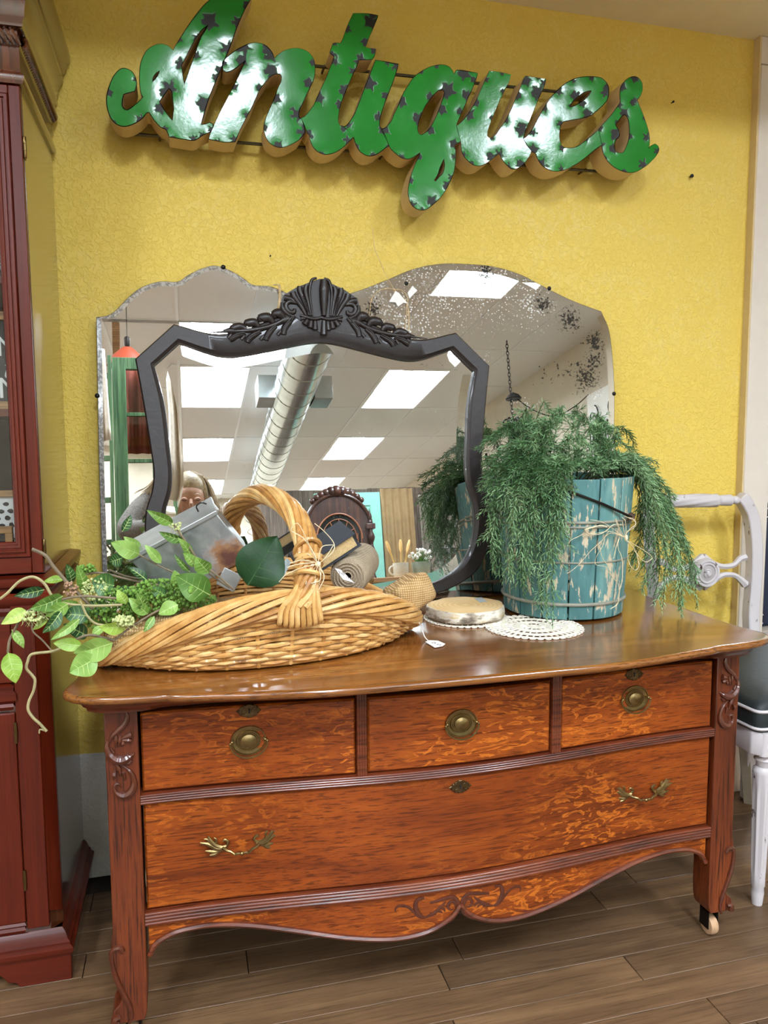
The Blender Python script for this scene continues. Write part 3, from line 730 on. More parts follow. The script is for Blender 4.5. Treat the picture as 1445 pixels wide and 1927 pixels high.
def mplane(y0, deg, z0=.712):
    a = math.radians(deg); p0 = np.array([0, y0, z0]); n = np.array([0, -math.cos(a), math.sin(a)]); w = np.array([0, math.sin(a), math.cos(a)])
    to = lambda px, py: (lambda q: (q[0], (q - p0) @ w))(PPl(px, py, p0, n))
    B = lambda u, v, d: p0 + np.array([u, 0, 0]) + v * w + d * n
    return to, B
def inset(P, d): return off2(P, d)
def frameless(name, label, y0, deg, half_px, cxpx, mat, clips, bevel=.02, emat=None):
    to, B = mplane(y0, deg)
    cx = to(*cxpx)[0]; h = [to(*p) for p in half_px]
    hs = [(abs(u - cx), v) for u, v in h]
    hs[0] = (0, hs[0][1])
    full = hs + [(hs[-1][0], .002)]
    ol = [(cx + a, v) for a, v in full] + [(cx - a, v) for a, v in full[::-1][:-1]]
    ol = spline(ol, True, 5, 48)
    A = inset(ol, .001); I = inset(ol, bevel)
    area = sum(ol[i][0] * ol[(i+1) % len(ol)][1] - ol[(i+1) % len(ol)][0] * ol[i][1] for i in range(len(ol)))
    t = thing(name, label, 'mirror', tuple(B(cx, 0, 0)))
    b = MB(); b.strip([[B(*p, .0005) for p in A], [B(*p, .0018) for p in I]])
    b.build('bevelled_edge', emat or mat, t, angle=10)
    b = MB(); b.add([B(*p, .0018) for p in I], [list(range(len(I)))]); b.build('glass', mat, t, smooth=False)
    b = MB(); b.strip([[B(*p, .0003) for p in A], [B(*p, 0) for p in ol], [B(*p, -.008) for p in ol]])
    b.add([B(*p, -.008) for p in ol], [list(range(len(ol)))]); b.build('backing', M_mback, t, smooth=False)
    for px, py in clips:
        u, v = to(px, py); c = MB().ball(B(u, v, .0015), .006, 8, 6, sc=(1, .5, 1)); c.build('clip', M_clip, t)
    return t, to, B
frameless('frameless_mirror', 'mirror without frame, wavy humped top edge, at the left behind the dark carved mirror', 1.954, 4.9,
          [(405, 500), (378, 506), (352, 519), (334, 530), (300, 530), (268, 540), (242, 559), (220, 582), (204, 593), (181, 597), (183, 700), (187, 900)], (405, 500), M_mir_left,
          [(183, 745), (420, 503)], emat=M_mir_ledge, bevel=.012)
frameless('frameless_mirror', 'large frameless arched mirror with dark age spots, leaning behind the fern', 1.922, 6.0,
          [(880, 497), (930, 502), (980, 517), (1030, 543), (1080, 567), (1131, 586), (1146, 622), (1153, 680), (1156, 740), (1156, 830)], (880, 497), M_mir_right,
          [(764, 534), (1033, 543), (1155, 741)])
# framed mirror in front
toF, BF_ = mplane(1.862, 7.2)
outer = [(607,572),(650,588),(735,628),(790,641),(855,628),(918,690),(911,764),(905,840),(903,880),(908,912),(919,945),(922,985),(913,1035),(893,1075),(855,1102),(815,1117),(700,1135)]
inner = [(607,645),(640,650),(745,676),(789,678),(849,659),(890,699),(879,764),(876,840),(875,880),(879,912),(889,945),(892,985),(884,1030),(864,1065),(830,1090),(790,1103),(700,1112)]
CF = .3445
def sym(px, dz=0):
    h = [toF(*p) for p in px]; h = [(abs(u - CF), v) for u, v in h]; h[0] = (0, h[0][1])
    h.append((0, h[-1][1]))
    return h
ho, hi_ = sym(outer), sym(inner)
ho[-1] = (0, .004); ho[-2] = (ho[-2][0], .006); hi_[-1] = (0, .034); hi_[-2] = (hi_[-2][0], .036)
def full(h): return [(CF + a, v) for a, v in h] + [(CF - a, v) for a, v in h[::-1][1:-1]]
Of, If = spline(full(ho), True, 5, 45), spline(full(hi_), True, 5, 45)
mf = thing('framed_mirror', 'mirror with dark carved wooden surround and shell crest, standing before two plain mirrors', 'mirror', tuple(BF_(CF, 0, 0)))
lerp = lambda a, b, t: [(p[0] + (q[0] - p[0]) * t, p[1] + (q[1] - p[1]) * t) for p, q in zip(a, b)]
b = MB(); L = lambda P, d: [BF_(p[0], p[1], d) for p in P]
b.strip([L(Of, -.012), L(Of, .010), L(lerp(Of, If, .08), .0135), L(lerp(Of, If, .80), .0135), L(lerp(Of, If, .9), .010), L(If, .008), L(If, -.002)])
b.strip([L(If, -.012), L(Of, -.012)])
b.build('frame', M_frame, mf, angle=35)
J = inset(If, -.003)
ar = sum(If[i][0] * If[(i+1) % len(If)][1] - If[(i+1) % len(If)][0] * If[i][1] for i in range(len(If)))
I2 = inset(If, .027)
MB().strip([L(J, .000), L(I2, .0022)]).build('bevelled_edge', M_mir_front, mf, angle=10)
MB().add(L(I2, .0022), [list(range(len(I2)))]).build('glass', M_mir_front, mf, smooth=False)
MB().add(L(Of, -.0118), [list(range(len(Of)))]).build('backing', M_mback, mf, smooth=False)
# carved crest (crops at 6.881 from (600,520) right half)
def q(x, y): u, v = toF(600 + x / 6.881, 520 + y / 6.881); return (u - CF, v)
b = MB()
def R(pts, rad, d0=.0135, k=.8, both=True):
    for s in ((1, -1) if both else (1,)):
        b.relief([(CF + s * u, v) for u, v in (q(*p) for p in pts)], rad, BF_, k, 8, sub=4, d0=d0)
# backing plate of the shell
pl = [(607-600, 60), (130, 110), (210, 150), (300, 190), (390, 250), (480, 310), (500, 370), (490, 450), (430, 520), (350, 560), (300, 600), (150, 700), (47, 760)]
plq = [q(x * (6.881 if i == 0 else 1), y) for i, (x, y) in enumerate(pl)]; plq[0] = (0, q(48, 60)[1]); plq[-1] = (0, q(48, 760)[1])
ring2 = [(CF + u, v) for u, v in plq] + [(CF - u, v) for u, v in plq[::-1][1:-1]]
b.prism([BF_(u, v, .016) for u, v in ring2], [BF_(u, v, -.004) for u, v in ring2])
R([(48, 80), (48, 200), (48, 350), (48, 540)], [.0095, .0125, .011, .006], .020, .9, False)      # centre petal
R([(48, 60), (110, 90), (140, 180), (150, 300), (130, 540)], [.003, .004, .004, .0035, .002], .020)
R([(180, 160), (200, 230), (175, 380), (150, 540)], [.006, .0065, .005, .003], .018)
R([(265, 185), (270, 240), (215, 400), (175, 540)], [.007, .007, .005, .003], .018)
R([(360, 265), (340, 330), (270, 430), (215, 540)], [.008, .008, .006, .003], .018)
R([(470, 340), (400, 350), (320, 400)], [.008, .008, .004], .017)
R([(330, 395), (400, 385), (450, 420), (450, 480), (410, 520), (360, 510), (350, 470)], [.004, .006, .006, .007, .007, .006, .004], .018)   # volute
R([(500, 400), (490, 480), (430, 545), (370, 570)], [.004, .007, .007, .004], .016)
for i in range(9):
    x, y = 235 - i * 5.5, 310 + i * 24
    for s in (1, -1):
        u, v = q(x, y); b.ball(BF_(CF + s * u, v, .024), .0021, 6, 5)
R([(0, 555), (100, 580), (200, 570), (290, 545)], [.004, .005, .005, .003], .018)
# small lower shell
R([(48, 600), (48, 780)], [.006, .009], .017, .8, False)
R([(100, 610), (110, 720)], [.005, .008], .017); R([(150, 610), (170, 700)], [.005, .008], .017); R([(200, 600), (240, 660)], [.005, .008], .017); R([(225, 580), (285, 590)], [.004, .005], .017)
# acanthus spray
R([(350, 500), (500, 620), (650, 700), (850, 760), (1050, 790), (1380, 825)], [.006, .006, .006, .006, .005, .001], .015)
for pts, rad in [([(480, 600), (540, 540), (600, 560), (590, 600)], [.006, .014, .011, .004]), ([(620, 660), (680, 600), (770, 615), (770, 660)], [.006, .013, .011, .004]),
                 ([(800, 720), (850, 670), (940, 690), (940, 720)], [.006, .011, .010, .004]), ([(950, 760), (1020, 730), (1110, 760), (1120, 790)], [.006, .010, .009, .004]),
                 ([(1050, 790), (1150, 790), (1220, 790)], [.006, .008, .002]), ([(470, 560), (430, 600), (520, 640)], [.006, .012, .006])]:
    R(pts, rad, .014, .7)
for pts in [[(360, 560), (430, 640), (490, 720), (510, 800)], [(590, 700), (660, 760), (710, 830), (730, 880)], [(780, 780), (870, 830), (930, 880), (950, 920)], [(960, 810), (1060, 840), (1120, 880), (1150, 895)]]:
    R(pts, [.005, .008, .0085, .0075], .014, .75); R([(p[0] + 8, p[1] - 6) for p in pts], [.002, .0025, .0025, .001], .0195, .9)
for p in [(580, 810), (790, 880), (1015, 890), (1165, 880)]: R([(p[0] - 40, p[1] - 50), p], [.004, .005], .014)
b.build('crest', M_frame, mf, angle=60)
# raffia tied tag on the right mirror
toR, BR = mplane(1.922, 6.0)
rt = thing('raffia_tag', 'small white paper tag on raffia hanging over the arched mirror edge', 'tag', tuple(BR(*toR(745, 560), .01)))
b = MB(); T = lambda px, py, d=.008: BR(*toR(px, py), d)
for pts in [[(700, 430), (703, 465), (712, 490), (725, 520), (738, 543), (745, 555)], [(741, 546), (755, 548), (765, 560), (766, 572), (760, 568), (748, 556), (741, 546)], [(741, 546), (750, 558), (764, 571), (767, 600), (766, 625)], [(764, 571), (763, 600), (760, 622)], [(741, 546), (720, 545), (700, 560), (694, 590), (692, 600)], [(744, 550), (757, 566), (764, 571)], [(764, 571), (769, 596), (768, 622)]]:
    b.tube(spline([T(*p) for p in pts], False, 5, 100), .0008, 5)
b.build('raffia', M_raffia, rt)
b = MB()
for ol in ([(742, 550), (730, 570), (742, 571), (747, 579), (757, 572), (765, 573), (748, 553)], [(765, 553), (774, 540), (783, 549), (768, 564)]):
    b.prism([T(*p, .011) for p in ol], [T(*p, .0104) for p in ol])
b.build('paper', M_paper, rt, smooth=False)
# raffia strand over the left mirror
toL, BL = mplane(1.954, 4.9)
b = MB()
for dx in (-2, 0, 1.5):
    b.tube(spline([BL(*toL(515 + dx, 538), .010), BL(*toL(524 + dx, 540), .014), BL(*toL(526 + dx * .7, 560), .008), BL(*toL(522 + dx, 592), .006)], False, 5, 100), .0013, 5)
tag(b.build('raffia_strand', M_raffia), 'thin tan raffia strands over the top edge of the double-hump mirror', 'raffia')
# ============================================================ PAIL, FERN, DOILIES, WOOD SLICE
def pail_mat():
    t = NT('chipped turquoise paint on staves'); c = t.coord(); cs = t.coord((30, 30, 4)); 
    base = t.ramp(t.noise(t.coord((9, 9, 3)), 1, 3), [(.3, srgb(62, 104, 104)), (.55, srgb(92, 140, 138)), (.75, srgb(144, 180, 168))])
    grain = t.noise(cs, 3, 3, .6)
    base = t.mix(t.ramp(grain, [(.3, .45), (.5, 0.0)]), base, srgb(44, 80, 82))
    z = t.n('SeparateXYZ', Vector=c).outputs[2]
    chip = t.math('ADD', t.noise(t.coord((34, 34, 9)), 2, 4, .65), t.math('MULTIPLY', t.noise(c, 9, 2), .35))
    m = t.ramp(chip, [(.735, 0.0), (.79, 1.0)])
    base = t.mix(m, base, srgb(206, 190, 160))
    t.P(Base__Color=base, Roughness=.55); t.bump(t.math('SUBTRACT', grain, t.math('MULTIPLY', m, .5)), .3, .0015)
    return t.mat
M_pail = pail_mat()
M_hoop = plain('weathered pale hoop', srgb(142, 140, 124), .6, var=.25, scale=40)
M_rust = plain('rusty bracket', srgb(96, 72, 54), .6, .5, var=.4, scale=60)
M_moss = plain('dark moss filling', srgb(44, 52, 34), .9, var=.4, scale=80)
M_raf2 = plain('pale raffia bow', srgb(232, 214, 176), .65, var=.15, scale=60)
PC = np.array([.920, 1.742, .7155]); HP = .333
pr = lambda z: .1465 + (.1665 - .1465) * (z / HP)
pa = thing('wooden_pail', 'chipped turquoise wooden stave pail with wire handle and raffia bow on the dresser', 'pail', tuple(PC))
NS = 15
for i in range(NS):
    a0 = 2 * PI * i / NS + .012 + .13; a1 = 2 * PI * (i + 1) / NS - .012 + .13
    b = MB(); n = 6
    def ringz(z, th, e=0): return [(PC[0] + (pr(z) - th) * math.cos(a), PC[1] + (pr(z) - th) * math.sin(a), PC[2] + z) for a in np.linspace(a0 + e, a1 - e, n)]
    top = HP + rnd.uniform(-.002, .002)
    loops = []
    for z in (0.0, top): loops.append(ringz(z, 0) + ringz(z, .013)[::-1])
    b.strip(loops); k = 2 * n
    b.f.append(list(range(k))[::-1]); b.m.append(0); b.f.append(list(range(k, 2 * k))); b.m.append(0)
    b.build('stave', M_pail, pa, bevel=.0015, smooth=True)
def hoop(z, r, name='hoop', mat=None):
    MB().tube([(PC[0] + (pr(z) + r * .4) * math.cos(a), PC[1] + (pr(z) + r * .4) * math.sin(a), PC[2] + z) for a in np.linspace(0, 2*PI, 64, endpoint=False)], r, 8, closed=True).build(name, mat or M_hoop, pa)
hoop(.037, .0042); hoop(.137, .0022); hoop(.232, .0034); hoop(.221, .0026)
MB().lathe([(.140, .004), (.140, .012)], tuple(PC), 40).build('base', M_pail, pa)
MB().lathe([(.02, .312), (.10, .305), (.150, .295)], tuple(PC), 30).build('filling', M_moss, pa)
def onp(px, py, out=0.0):
    """point where the view line meets the pail's side, pushed outwards"""
    d = ray(px, py); o = CAM
    best = None
    for t in np.linspace(1.2, 2.2, 1200):
        p = o + d * t / 1.0
        z = p[2] - PC[2]
        if math.hypot(p[0] - PC[0], p[1] - PC[1]) <= pr(max(0, min(HP, z))) : best = p; break
    if best is None:
        ts = np.linspace(1.2, 2.2, 600); best = o + d * min(ts, key=lambda t: math.hypot((o + d*t)[0] - PC[0], (o + d*t)[1] - PC[1]))
    v = np.array([best[0] - PC[0], best[1] - PC[1], 0]); v /= np.linalg.norm(v)
    return best + v * out
b = MB(); L1, L2 = onp(1042, 916, .003), onp(1075, 915, .003); M1 = (L1 + L2) / 2
b.tube([onp(1038, 916, .002), onp(1050, 917, .003), onp(1066, 917, .003), onp(1079, 915, .002)], [.005, .0085, .0085, .005], 8, k=.4)
b.ball(onp(1040, 915, .004), .0045, 8, 6); b.ball(onp(1075, 916, .004), .0045, 8, 6); b.build('handle_bracket', M_rust, pa)
knot = onp(1173, 972, .02)
b = MB(); b.tube([onp(1058, 919, .008), onp(1064, 921, .012), (onp(1064, 921, .012) + knot) / 2 + np.array([.004, -.012, 0]), knot], .0030, 8)
b.build('wire_handle', M_iron, pa)
b = MB(); kk = knot + np.array([.03, .05, -.004]); b.tube([knot, kk], [.0085, .010], 10); b.build('hand_grip', M_rust, pa)
MB().ball(onp(1054, 953, -.001), .0075, 10, 8).build('knot_hole', M_dark, pa)
b = MB(); kn = PY(1178, 1012, knot[1] - .008)
def raf(pts, Y=None, w=.0014):
    Q = []
    for i, p in enumerate(pts):
        Q.append(PY(p[0], p[1], (p[2] if len(p) > 2 else kn[1] - .006)))
    b.tube(spline(Q, False, 6, 120), [w] * 0 or [w * rnd.uniform(.7, 1.2) for _ in range(len(spline(Q, False, 6, 120)))], 5, k=.5)
o5 = lambda x, y: (1030 + x / 6.425, 880 + y / 6.425)
Yk = kn[1]
for pts in [[(900,600),(940,640),(950,760),(940,830),(900,820),(860,740),(840,640),(830,620)],[(820,620),(850,700),(900,790),(945,850),(925,760),(905,650)],
            [(960,600),(1040,620),(1070,680),(1040,730),(960,770)],[(940,590),(1050,640),(1060,690),(1000,740),(950,800)],
            [(945,850),(850,800),(740,770),(620,790),(500,800),(450,770),(460,745),(540,720),(640,700),(720,720)],
            [(945,850),(860,790),(760,720),(640,695),(560,725),(450,750),(480,790),(600,810),(700,770),(800,690),(900,690)],
            [(945,850),(820,800),(740,800),(640,900),(520,1010),(400,1150),(300,1240),(235,1280)],
            [(740,770),(700,830),(660,960),(600,1060),(575,1150),(600,1180),(700,1200),(760,1290),(850,1400),(870,1480)],
            [(945,880),(1000,920),(1060,1000),(1100,1130),(1100,1200),(1060,1240),(1000,1180),(970,1080),(975,920)],
            [(945,870),(1050,930),(1180,1010),(1265,1080),(1240,1120),(1190,1140),(1130,1100),(1050,1000)],
            [(870,840),(850,960),(900,1100),(905,1330),(870,1500),(850,1640),(760,1710)],[(630,940),(660,1080),(740,1200),(770,1290),(840,1390)],
            [(240,950),(280,880),(380,830),(430,800)],[(520,630),(640,650),(740,700)],[(860,860),(830,960),(800,1100)]]:
    raf([(*o5(*p), Yk - .004 + rnd.uniform(-.004, .004)) for p in pts])
b.ball(kn, .0055, 8, 6, sc=(.8, .8, 1.5)); b.build('raffia_bow', M_raf2, pa)

# fern --------------------------------------------------------------
def fern_mat():
    t = NT('grey green fern needles'); r = t.n('ObjectInfo').outputs['Random']; c = t.coord()
    n = t.math('ADD', t.math('MULTIPLY', r, .35), t.math('MULTIPLY', t.noise(c, 14, 2), .75))
    t.P(Base__Color=t.ramp(n, [(.3, srgb(70, 106, 62)), (.55, srgb(106, 144, 96)), (.8, srgb(156, 188, 138))]), Roughness=.5)
    t.put(t.b.inputs['Specular IOR Level'], .3)
    return t.mat
M_fern = fern_mat()
M_fstem = plain('green brown fern stem', srgb(66, 82, 48), .6)
fe = thing('fern', 'bushy grey-green foxtail fern spilling out of the turquoise pail', 'plant', tuple(PC + np.array([0, 0, .31])))
def needles(b, path, ln, step, r0=.00115):
    P = [np.array(p) for p in path]; L = [0]
    for i in range(1, len(P)): L.append(L[-1] + np.linalg.norm(P[i] - P[i-1]))
    s = step; T = L[-1]; side = 0
    while s < T:
        i = max(1, min(len(P) - 1, int(np.searchsorted(L, s)))); f = (s - L[i-1]) / (L[i] - L[i-1] + 1e-9)
        p = P[i-1] + (P[i] - P[i-1]) * f; t = P[i] - P[i-1]; t /= np.linalg.norm(t) + 1e-9
        a = np.array([0, 0, 1.0]) if abs(t[2]) < .8 else np.array([1.0, 0, 0])
        u = np.cross(t, a); u /= np.linalg.norm(u); w = np.cross(u, t)
        side += 2.399; ph = side + rnd.uniform(-.4, .4)
        o = math.cos(ph) * u + math.sin(ph) * w * .75
        l = ln * rnd.uniform(.7, 1.15) * (1 - .45 * max(0, (s / T - .6) / .4))
        d1 = .85 * o + .42 * t; d2 = .55 * o + .85 * t
        q0, q1, q2 = p, p + d1 * l * .55, p + d1 * l * .55 + d2 * l * .5
        h = np.cross(o, t) * r0
        k = len(b.v)
        b.v += [tuple(q0 - h), tuple(q0 + h), tuple(q1 + h * 1.1), tuple(q1 - h * 1.1), tuple(q2)]
        b.f += [[k, k+1, k+2, k+3], [k+3, k+2, k+4]]; b.m += [0, 0]
        s += step * rnd.uniform(.8, 1.2)
def frond(tip, apex_h, start=None, ln=.024):
    tip = np.array(tip)
    if tip[2] < .724: tip = CAM + (tip - CAM) * ((.724 - 1.15) / (tip[2] - 1.15))
    a = math.atan2(tip[1] - PC[1], tip[0] - PC[0])
    r = rnd.uniform(.02, .11)
    s0 = PC + np.array([r * math.cos(a + rnd.uniform(-.5, .5)), r * math.sin(a + rnd.uniform(-.5, .5)), .30]) if start is None else start
    mid = s0 * .45 + tip * .55; mid = np.array([mid[0], mid[1], max(s0[2], tip[2]) + apex_h])
    rimp = PC + np.array([.172 * math.cos(a), .172 * math.sin(a), HP + .02 + apex_h * .4])
    pts = [s0, s0 * .6 + rimp * .4 + np.array([0, 0, .03]), ]
    if tip[2] < PC[2] + HP - .02: pts += [rimp, rimp * .35 + tip * .65 + np.array([.03 * math.cos(a), .03 * math.sin(a), .02]), tip]
    else: pts += [mid, tip]
    path = spline(pts, False, 8, 120)
    path = [p + np.array([rnd.gauss(0, .0016) for _ in range(3)]) for p in path]
    b = MB(); b.tube(path, list(np.linspace(.0016, .0007, len(path))), 4, mi=1)
    n0 = len(path) // 4
    needles(b, path[n0:], ln, .0028)
    L = len(path)
    for i in range(n0 + 1, L - 3, 2):
        for sd in (-1, 1):
            if rnd.random() < .35: continue
            t = path[i + 1] - path[i]; t /= np.linalg.norm(t) + 1e-9
            u = np.cross(t, np.array([0, 0, 1.0])); u /= np.linalg.norm(u) + 1e-9
            d = (t * .75 + u * sd * rnd.uniform(.5, .9) + np.array([0, 0, rnd.uniform(-.3, .25)])); d /= np.linalg.norm(d)
            l = rnd.uniform(.03, .062) * (1 - .4 * i / L)
            br = [path[i] + d * l * k / 4 + np.array([0, 0, -.012 * (k / 4) ** 2]) for k in range(5)]
            b.tube(br, .0006, 3, mi=1, cap=False); needles(b, br, ln * .9, .0030)
    b.build('frond', [M_fern, M_fstem], fe, smooth=False)
tips = [(905,880,1.70),(893,842,1.78),(897,915,1.70),(920,955,1.66),(925,1000,1.66),(938,1045,1.65),(948,1095,1.66),(965,1085,1.62),(985,1125,1.60),(1000,1105,1.60),(1018,1150,1.59),(1030,1172,1.585),
        (1035,1060,1.585),(1058,1035,1.58),(1050,1000,1.59),(992,1060,1.59),(1008,1000,1.59),(962,1000,1.61),(942,905,1.62),(920,868,1.66),(955,950,1.60),(985,945,1.58),(1020,940,1.57),(1045,955,1.57),(930,1075,1.68),
        (920,828,1.80),(950,812,1.80),(975,800,1.74),(990,800,1.80),(1020,800,1.70),(1045,790,1.76),(1062,783,1.74),(1080,790,1.80),(1098,800,1.70),(1120,803,1.78),(1150,815,1.76),(1172,828,1.72),(1200,838,1.76),(1010,840,1.66),(1060,840,1.64),(1110,845,1.66),(1150,860,1.66),(960,860,1.66),(1000,880,1.60),(1085,880,1.61),(1130,880,1.62),(1040,885,1.58),(990,850,1.62),(1030,830,1.62),(1090,825,1.64),(1140,838,1.68),(940,885,1.62),
        (1212,880,1.70),(1238,870,1.76),(1248,905,1.72),(1252,960,1.70),(1258,1000,1.72),(1285,1040,1.72),(1292,1080,1.70),(1302,1110,1.70),(1312,1146,1.70),(1275,1148,1.66),(1245,1150,1.64),(1222,1120,1.66),(1200,1085,1.68),(1186,1062,1.72),(1225,1060,1.68),(1240,1010,1.68),(1210,960,1.68),(1260,1100,1.66),(1285,1135,1.72),(1230,1135,1.72),(1215,1020,1.74),(1195,1000,1.74),(1225,925,1.72),(1190,900,1.70),(1270,1070,1.74)]
for i, (x, y, Y) in enumerate(tips):
    frond(PY(x, y, Y), rnd.uniform(.015, .05))
    if i % 2: frond(PY(x + rnd.uniform(-16, 16), y + rnd.uniform(-4, 14), Y + rnd.uniform(-.03, .04)), rnd.uniform(.01, .05))
# doilies ------------------------------------------------------------
M_lace = plain('cream cotton crochet', srgb(238, 230, 212), .85, var=.06, scale=120, bump=.3)
def doily(name, label, c, r, fold=None):
    b = MB(); N = 72
    def pt(rad, a, dz=0):
        x, y = c[0] + rad * math.cos(a), c[1] + rad * math.sin(a); z = c[2] + dz
        if fold: z = fold(x, y, z)
        return (x, y, z)
    solid = [(.00, .16), (.27, .44), (.57, .70), (.84, .93)]
    for s0, s1 in solid:
        k = max(3, int((s1 - s0) * r / .005) + 1)
        for j in range(k):
            rad = r * (s0 + (s1 - s0) * (j + .5) / k)
            b.tube([pt(rad * (1 + .012 * math.sin(12 * a)), a) for a in np.linspace(0, 2*PI, N, endpoint=False)], r * (s1 - s0) / k * .62, 5, closed=True, k=.45, ref=(0, 0, 1))
    for ra, rb, n in ((.15, .28, 14), (.43, .58, 26), (.69, .85, 40)):
        for i in range(n):
            a = 2 * PI * i / n
            b.tube([pt(r * ra, a), pt(r * (ra + rb) / 2, a + .02), pt(r * rb, a)], .0022, 4, cap=False)
    n = 40
    for i in range(n):
        a = 2 * PI * i / n; w = PI / n
        b.tube([pt(r * .92, a - w * .8), pt(r * .985, a - w * .6), pt(r * 1.0, a), pt(r * .985, a + w * .6), pt(r * .92, a + w * .8)], .0013, 4, cap=False)
    return tag(b.build(name, M_lace, loc=tuple(c)), label, 'doily')
ds = np.array([.672, 1.725, .0])
def fold1(x, y, z):
    d = math.hypot(x - .705, y - 1.665)
    return z + .020 * math.exp(-((x - .752) / .016) ** 2) * max(0, min(1, (y - 1.575) / .06)) + .001
doily('crochet_doily', 'round cream crochet doily lying flat in front of the turquoise pail', (.765, 1.582, .7125), .112)
doily('crochet_doily', 'cream crochet doily mostly hidden under the birch slice', (.648, 1.712, .7120), .102)
# birch slice ----------------------------------------------------------
def bark_mat():
    t = NT('birch bark'); c = t.coord()
    n = t.noise(t.coord((12, 12, 30)), 1.6, 4, .6)
    col = t.ramp(n, [(.36, srgb(112, 100, 86)), (.46, srgb(176, 162, 140)), (.54, srgb(232, 224, 208)), (.72, srgb(206, 176, 116))])
    t.P(Base__Color=col, Roughness=.8); t.bump(n, .6, .004); return t.mat
def slice_mat():
    t = NT('pale cut wood face'); c = t.coord(); x = t.n('VectorMath', _operation='LENGTH', i0=c).outputs['Value']
    w = t.math('SINE', t.math('ADD', t.math('MULTIPLY', x, 620), t.math('MULTIPLY', t.noise(c, 12, 3), 9)))
    col = t.ramp(w, [(.0, srgb(228, 186, 122)), (1.0, srgb(240, 204, 146))])
    col = t.mix(t.ramp(t.noise(c, 11, 3), [(.4, 0.0), (.7, .6)]), col, srgb(246, 216, 168))
    t.P(Base__Color=col, Roughness=.6); return t.mat
M_bark, M_slice = bark_mat(), slice_mat()
sc = np.array([.648, 1.712, .7165])
ws = thing('wood_slice', 'round birch wood slice with bark edge on a doily', 'wood slice', tuple(sc))
def srad(a): return .094 * (1 + .035 * math.sin(2 * a + .6) + .02 * math.sin(5 * a) + .012 * math.sin(11 * a))
AN = np.linspace(0, 2*PI, 72, endpoint=False)
L_ = lambda k, z, j=0: [(sc[0] + (srad(a) * k + rnd.uniform(-j, j)) * math.cos(a), sc[1] + (srad(a) * k + rnd.uniform(-j, j)) * math.sin(a), sc[2] + z) for a in AN]
MB().strip([L_(.955, .0005), L_(1.0, .004, .001), L_(1.0, .012, .0014), L_(.995, .020, .0014), L_(.985, .0265, .0008), L_(.962, .027)]).build('bark', M_bark, ws, angle=60)
b = MB(); l = L_(.962, .0266); b.add(l, [list(range(72))]); l2 = L_(.955, .0008); b.add(l2, [list(range(72))[::-1]]); b.build('cut_face', M_slice, ws, smooth=False)
p = [PZ(892, 1126, sc[2] + .0272), PZ(906, 1124, sc[2] + .0272), PZ(917, 1132, sc[2] + .0272), PZ(903, 1134, sc[2] + .0272)]
b = MB(); b.prism([q_ + np.array([0, 0, .0005]) for q_ in p], p); b.build('sticker', plain('silver price sticker', srgb(206, 208, 204), .3, .2), ws, smooth=False)
# ============================================================ WICKER BASKET AND CONTENTS
def wick_mat(name, a, b_, c_):
    t = NT(name); c = t.coord(); r = t.n('ObjectInfo').outputs['Random']
    n = t.math('ADD', t.math('MULTIPLY', t.noise(c, 26, 3), .75), t.math('MULTIPLY', r, .25))
    col = t.ramp(n, [(.32, a), (.5, b_), (.68, c_)])
    col = t.mix(t.ramp(t.noise(c, 120, 2), [(.66, 0.0), (.72, .5)]), col, srgb(120, 74, 34))
    t.P(Base__Color=col, Roughness=.42, Coat__Weight=.2); t.bump(t.noise(c, 300, 2), .15, .0006); return t.mat
M_wick = wick_mat('honey willow rod', srgb(180, 128, 66), srgb(214, 166, 98), srgb(234, 196, 134))
M_wickd = wick_mat('darker willow rod', srgb(160, 108, 54), srgb(198, 144, 78), srgb(220, 172, 106))
BC = np.array([.160, 1.605]); BA, BB, TH = .338, .205, math.radians(8.5)
ZB = .7145
def bpt(th, k, z, out=0.0):
    u, v = (BA * k + out) * math.cos(th), (BB * k + out) * math.sin(th)
    return np.array([BC[0] + u * math.cos(TH) - v * math.sin(TH), BC[1] + u * math.sin(TH) + v * math.cos(TH), z])
def zr(th): return .742 + .124 * abs(math.sin(th)) ** 1.7 + .010 * max(0, math.cos(th)) 
bk = thing('wicker_basket', 'honey wicker trug basket with tall hoop handle and braided rim on the dresser', 'basket', (BC[0], BC[1], ZB - .003))
NST = 30; NR = 12
def wallk(v): return .86 + .13 * v ** .8
for r in range(NR):
    v = (r + .5) / NR; pts = []
    for i in range(NST * 4):
        th = 2 * PI * i / (NST * 4)
        top = zr(th) - .034; z = ZB + .004 + (max(top, ZB + .014) - ZB - .004) * v + .0007 * math.sin(7 * th + r)
        pts.append(bpt(th, wallk(v), z, .0042 * math.cos(NST * th / 1.0 + PI * (r % 2)) if True else 0))
    MB().tube(pts, [.0043 * (1 + .12 * math.sin(5 * PI * i / len(pts) + r)) for i in range(len(pts))], 6, closed=True, ref=None).build('weaving_rod', M_wick if r % 3 else M_wickd, bk)
for i in range(NST):
    th = 2 * PI * (i + .5) / NST
    MB().tube([bpt(th, wallk(v), ZB + .002 + (max(zr(th) - .03, ZB + .02) - ZB) * v) for v in np.linspace(0, 1, 5)], .0038, 6).build('stake', M_wickd, bk)
MB().strip([[bpt(th, .02, ZB) for th in np.linspace(0, 2*PI, 60, endpoint=False)], [bpt(th, .85, ZB) for th in np.linspace(0, 2*PI, 60, endpoint=False)], [bpt(th, .87, ZB + .006) for th in np.linspace(0, 2*PI, 60, endpoint=False)]]).build('base', M_wickd, bk)
NRIM = 9
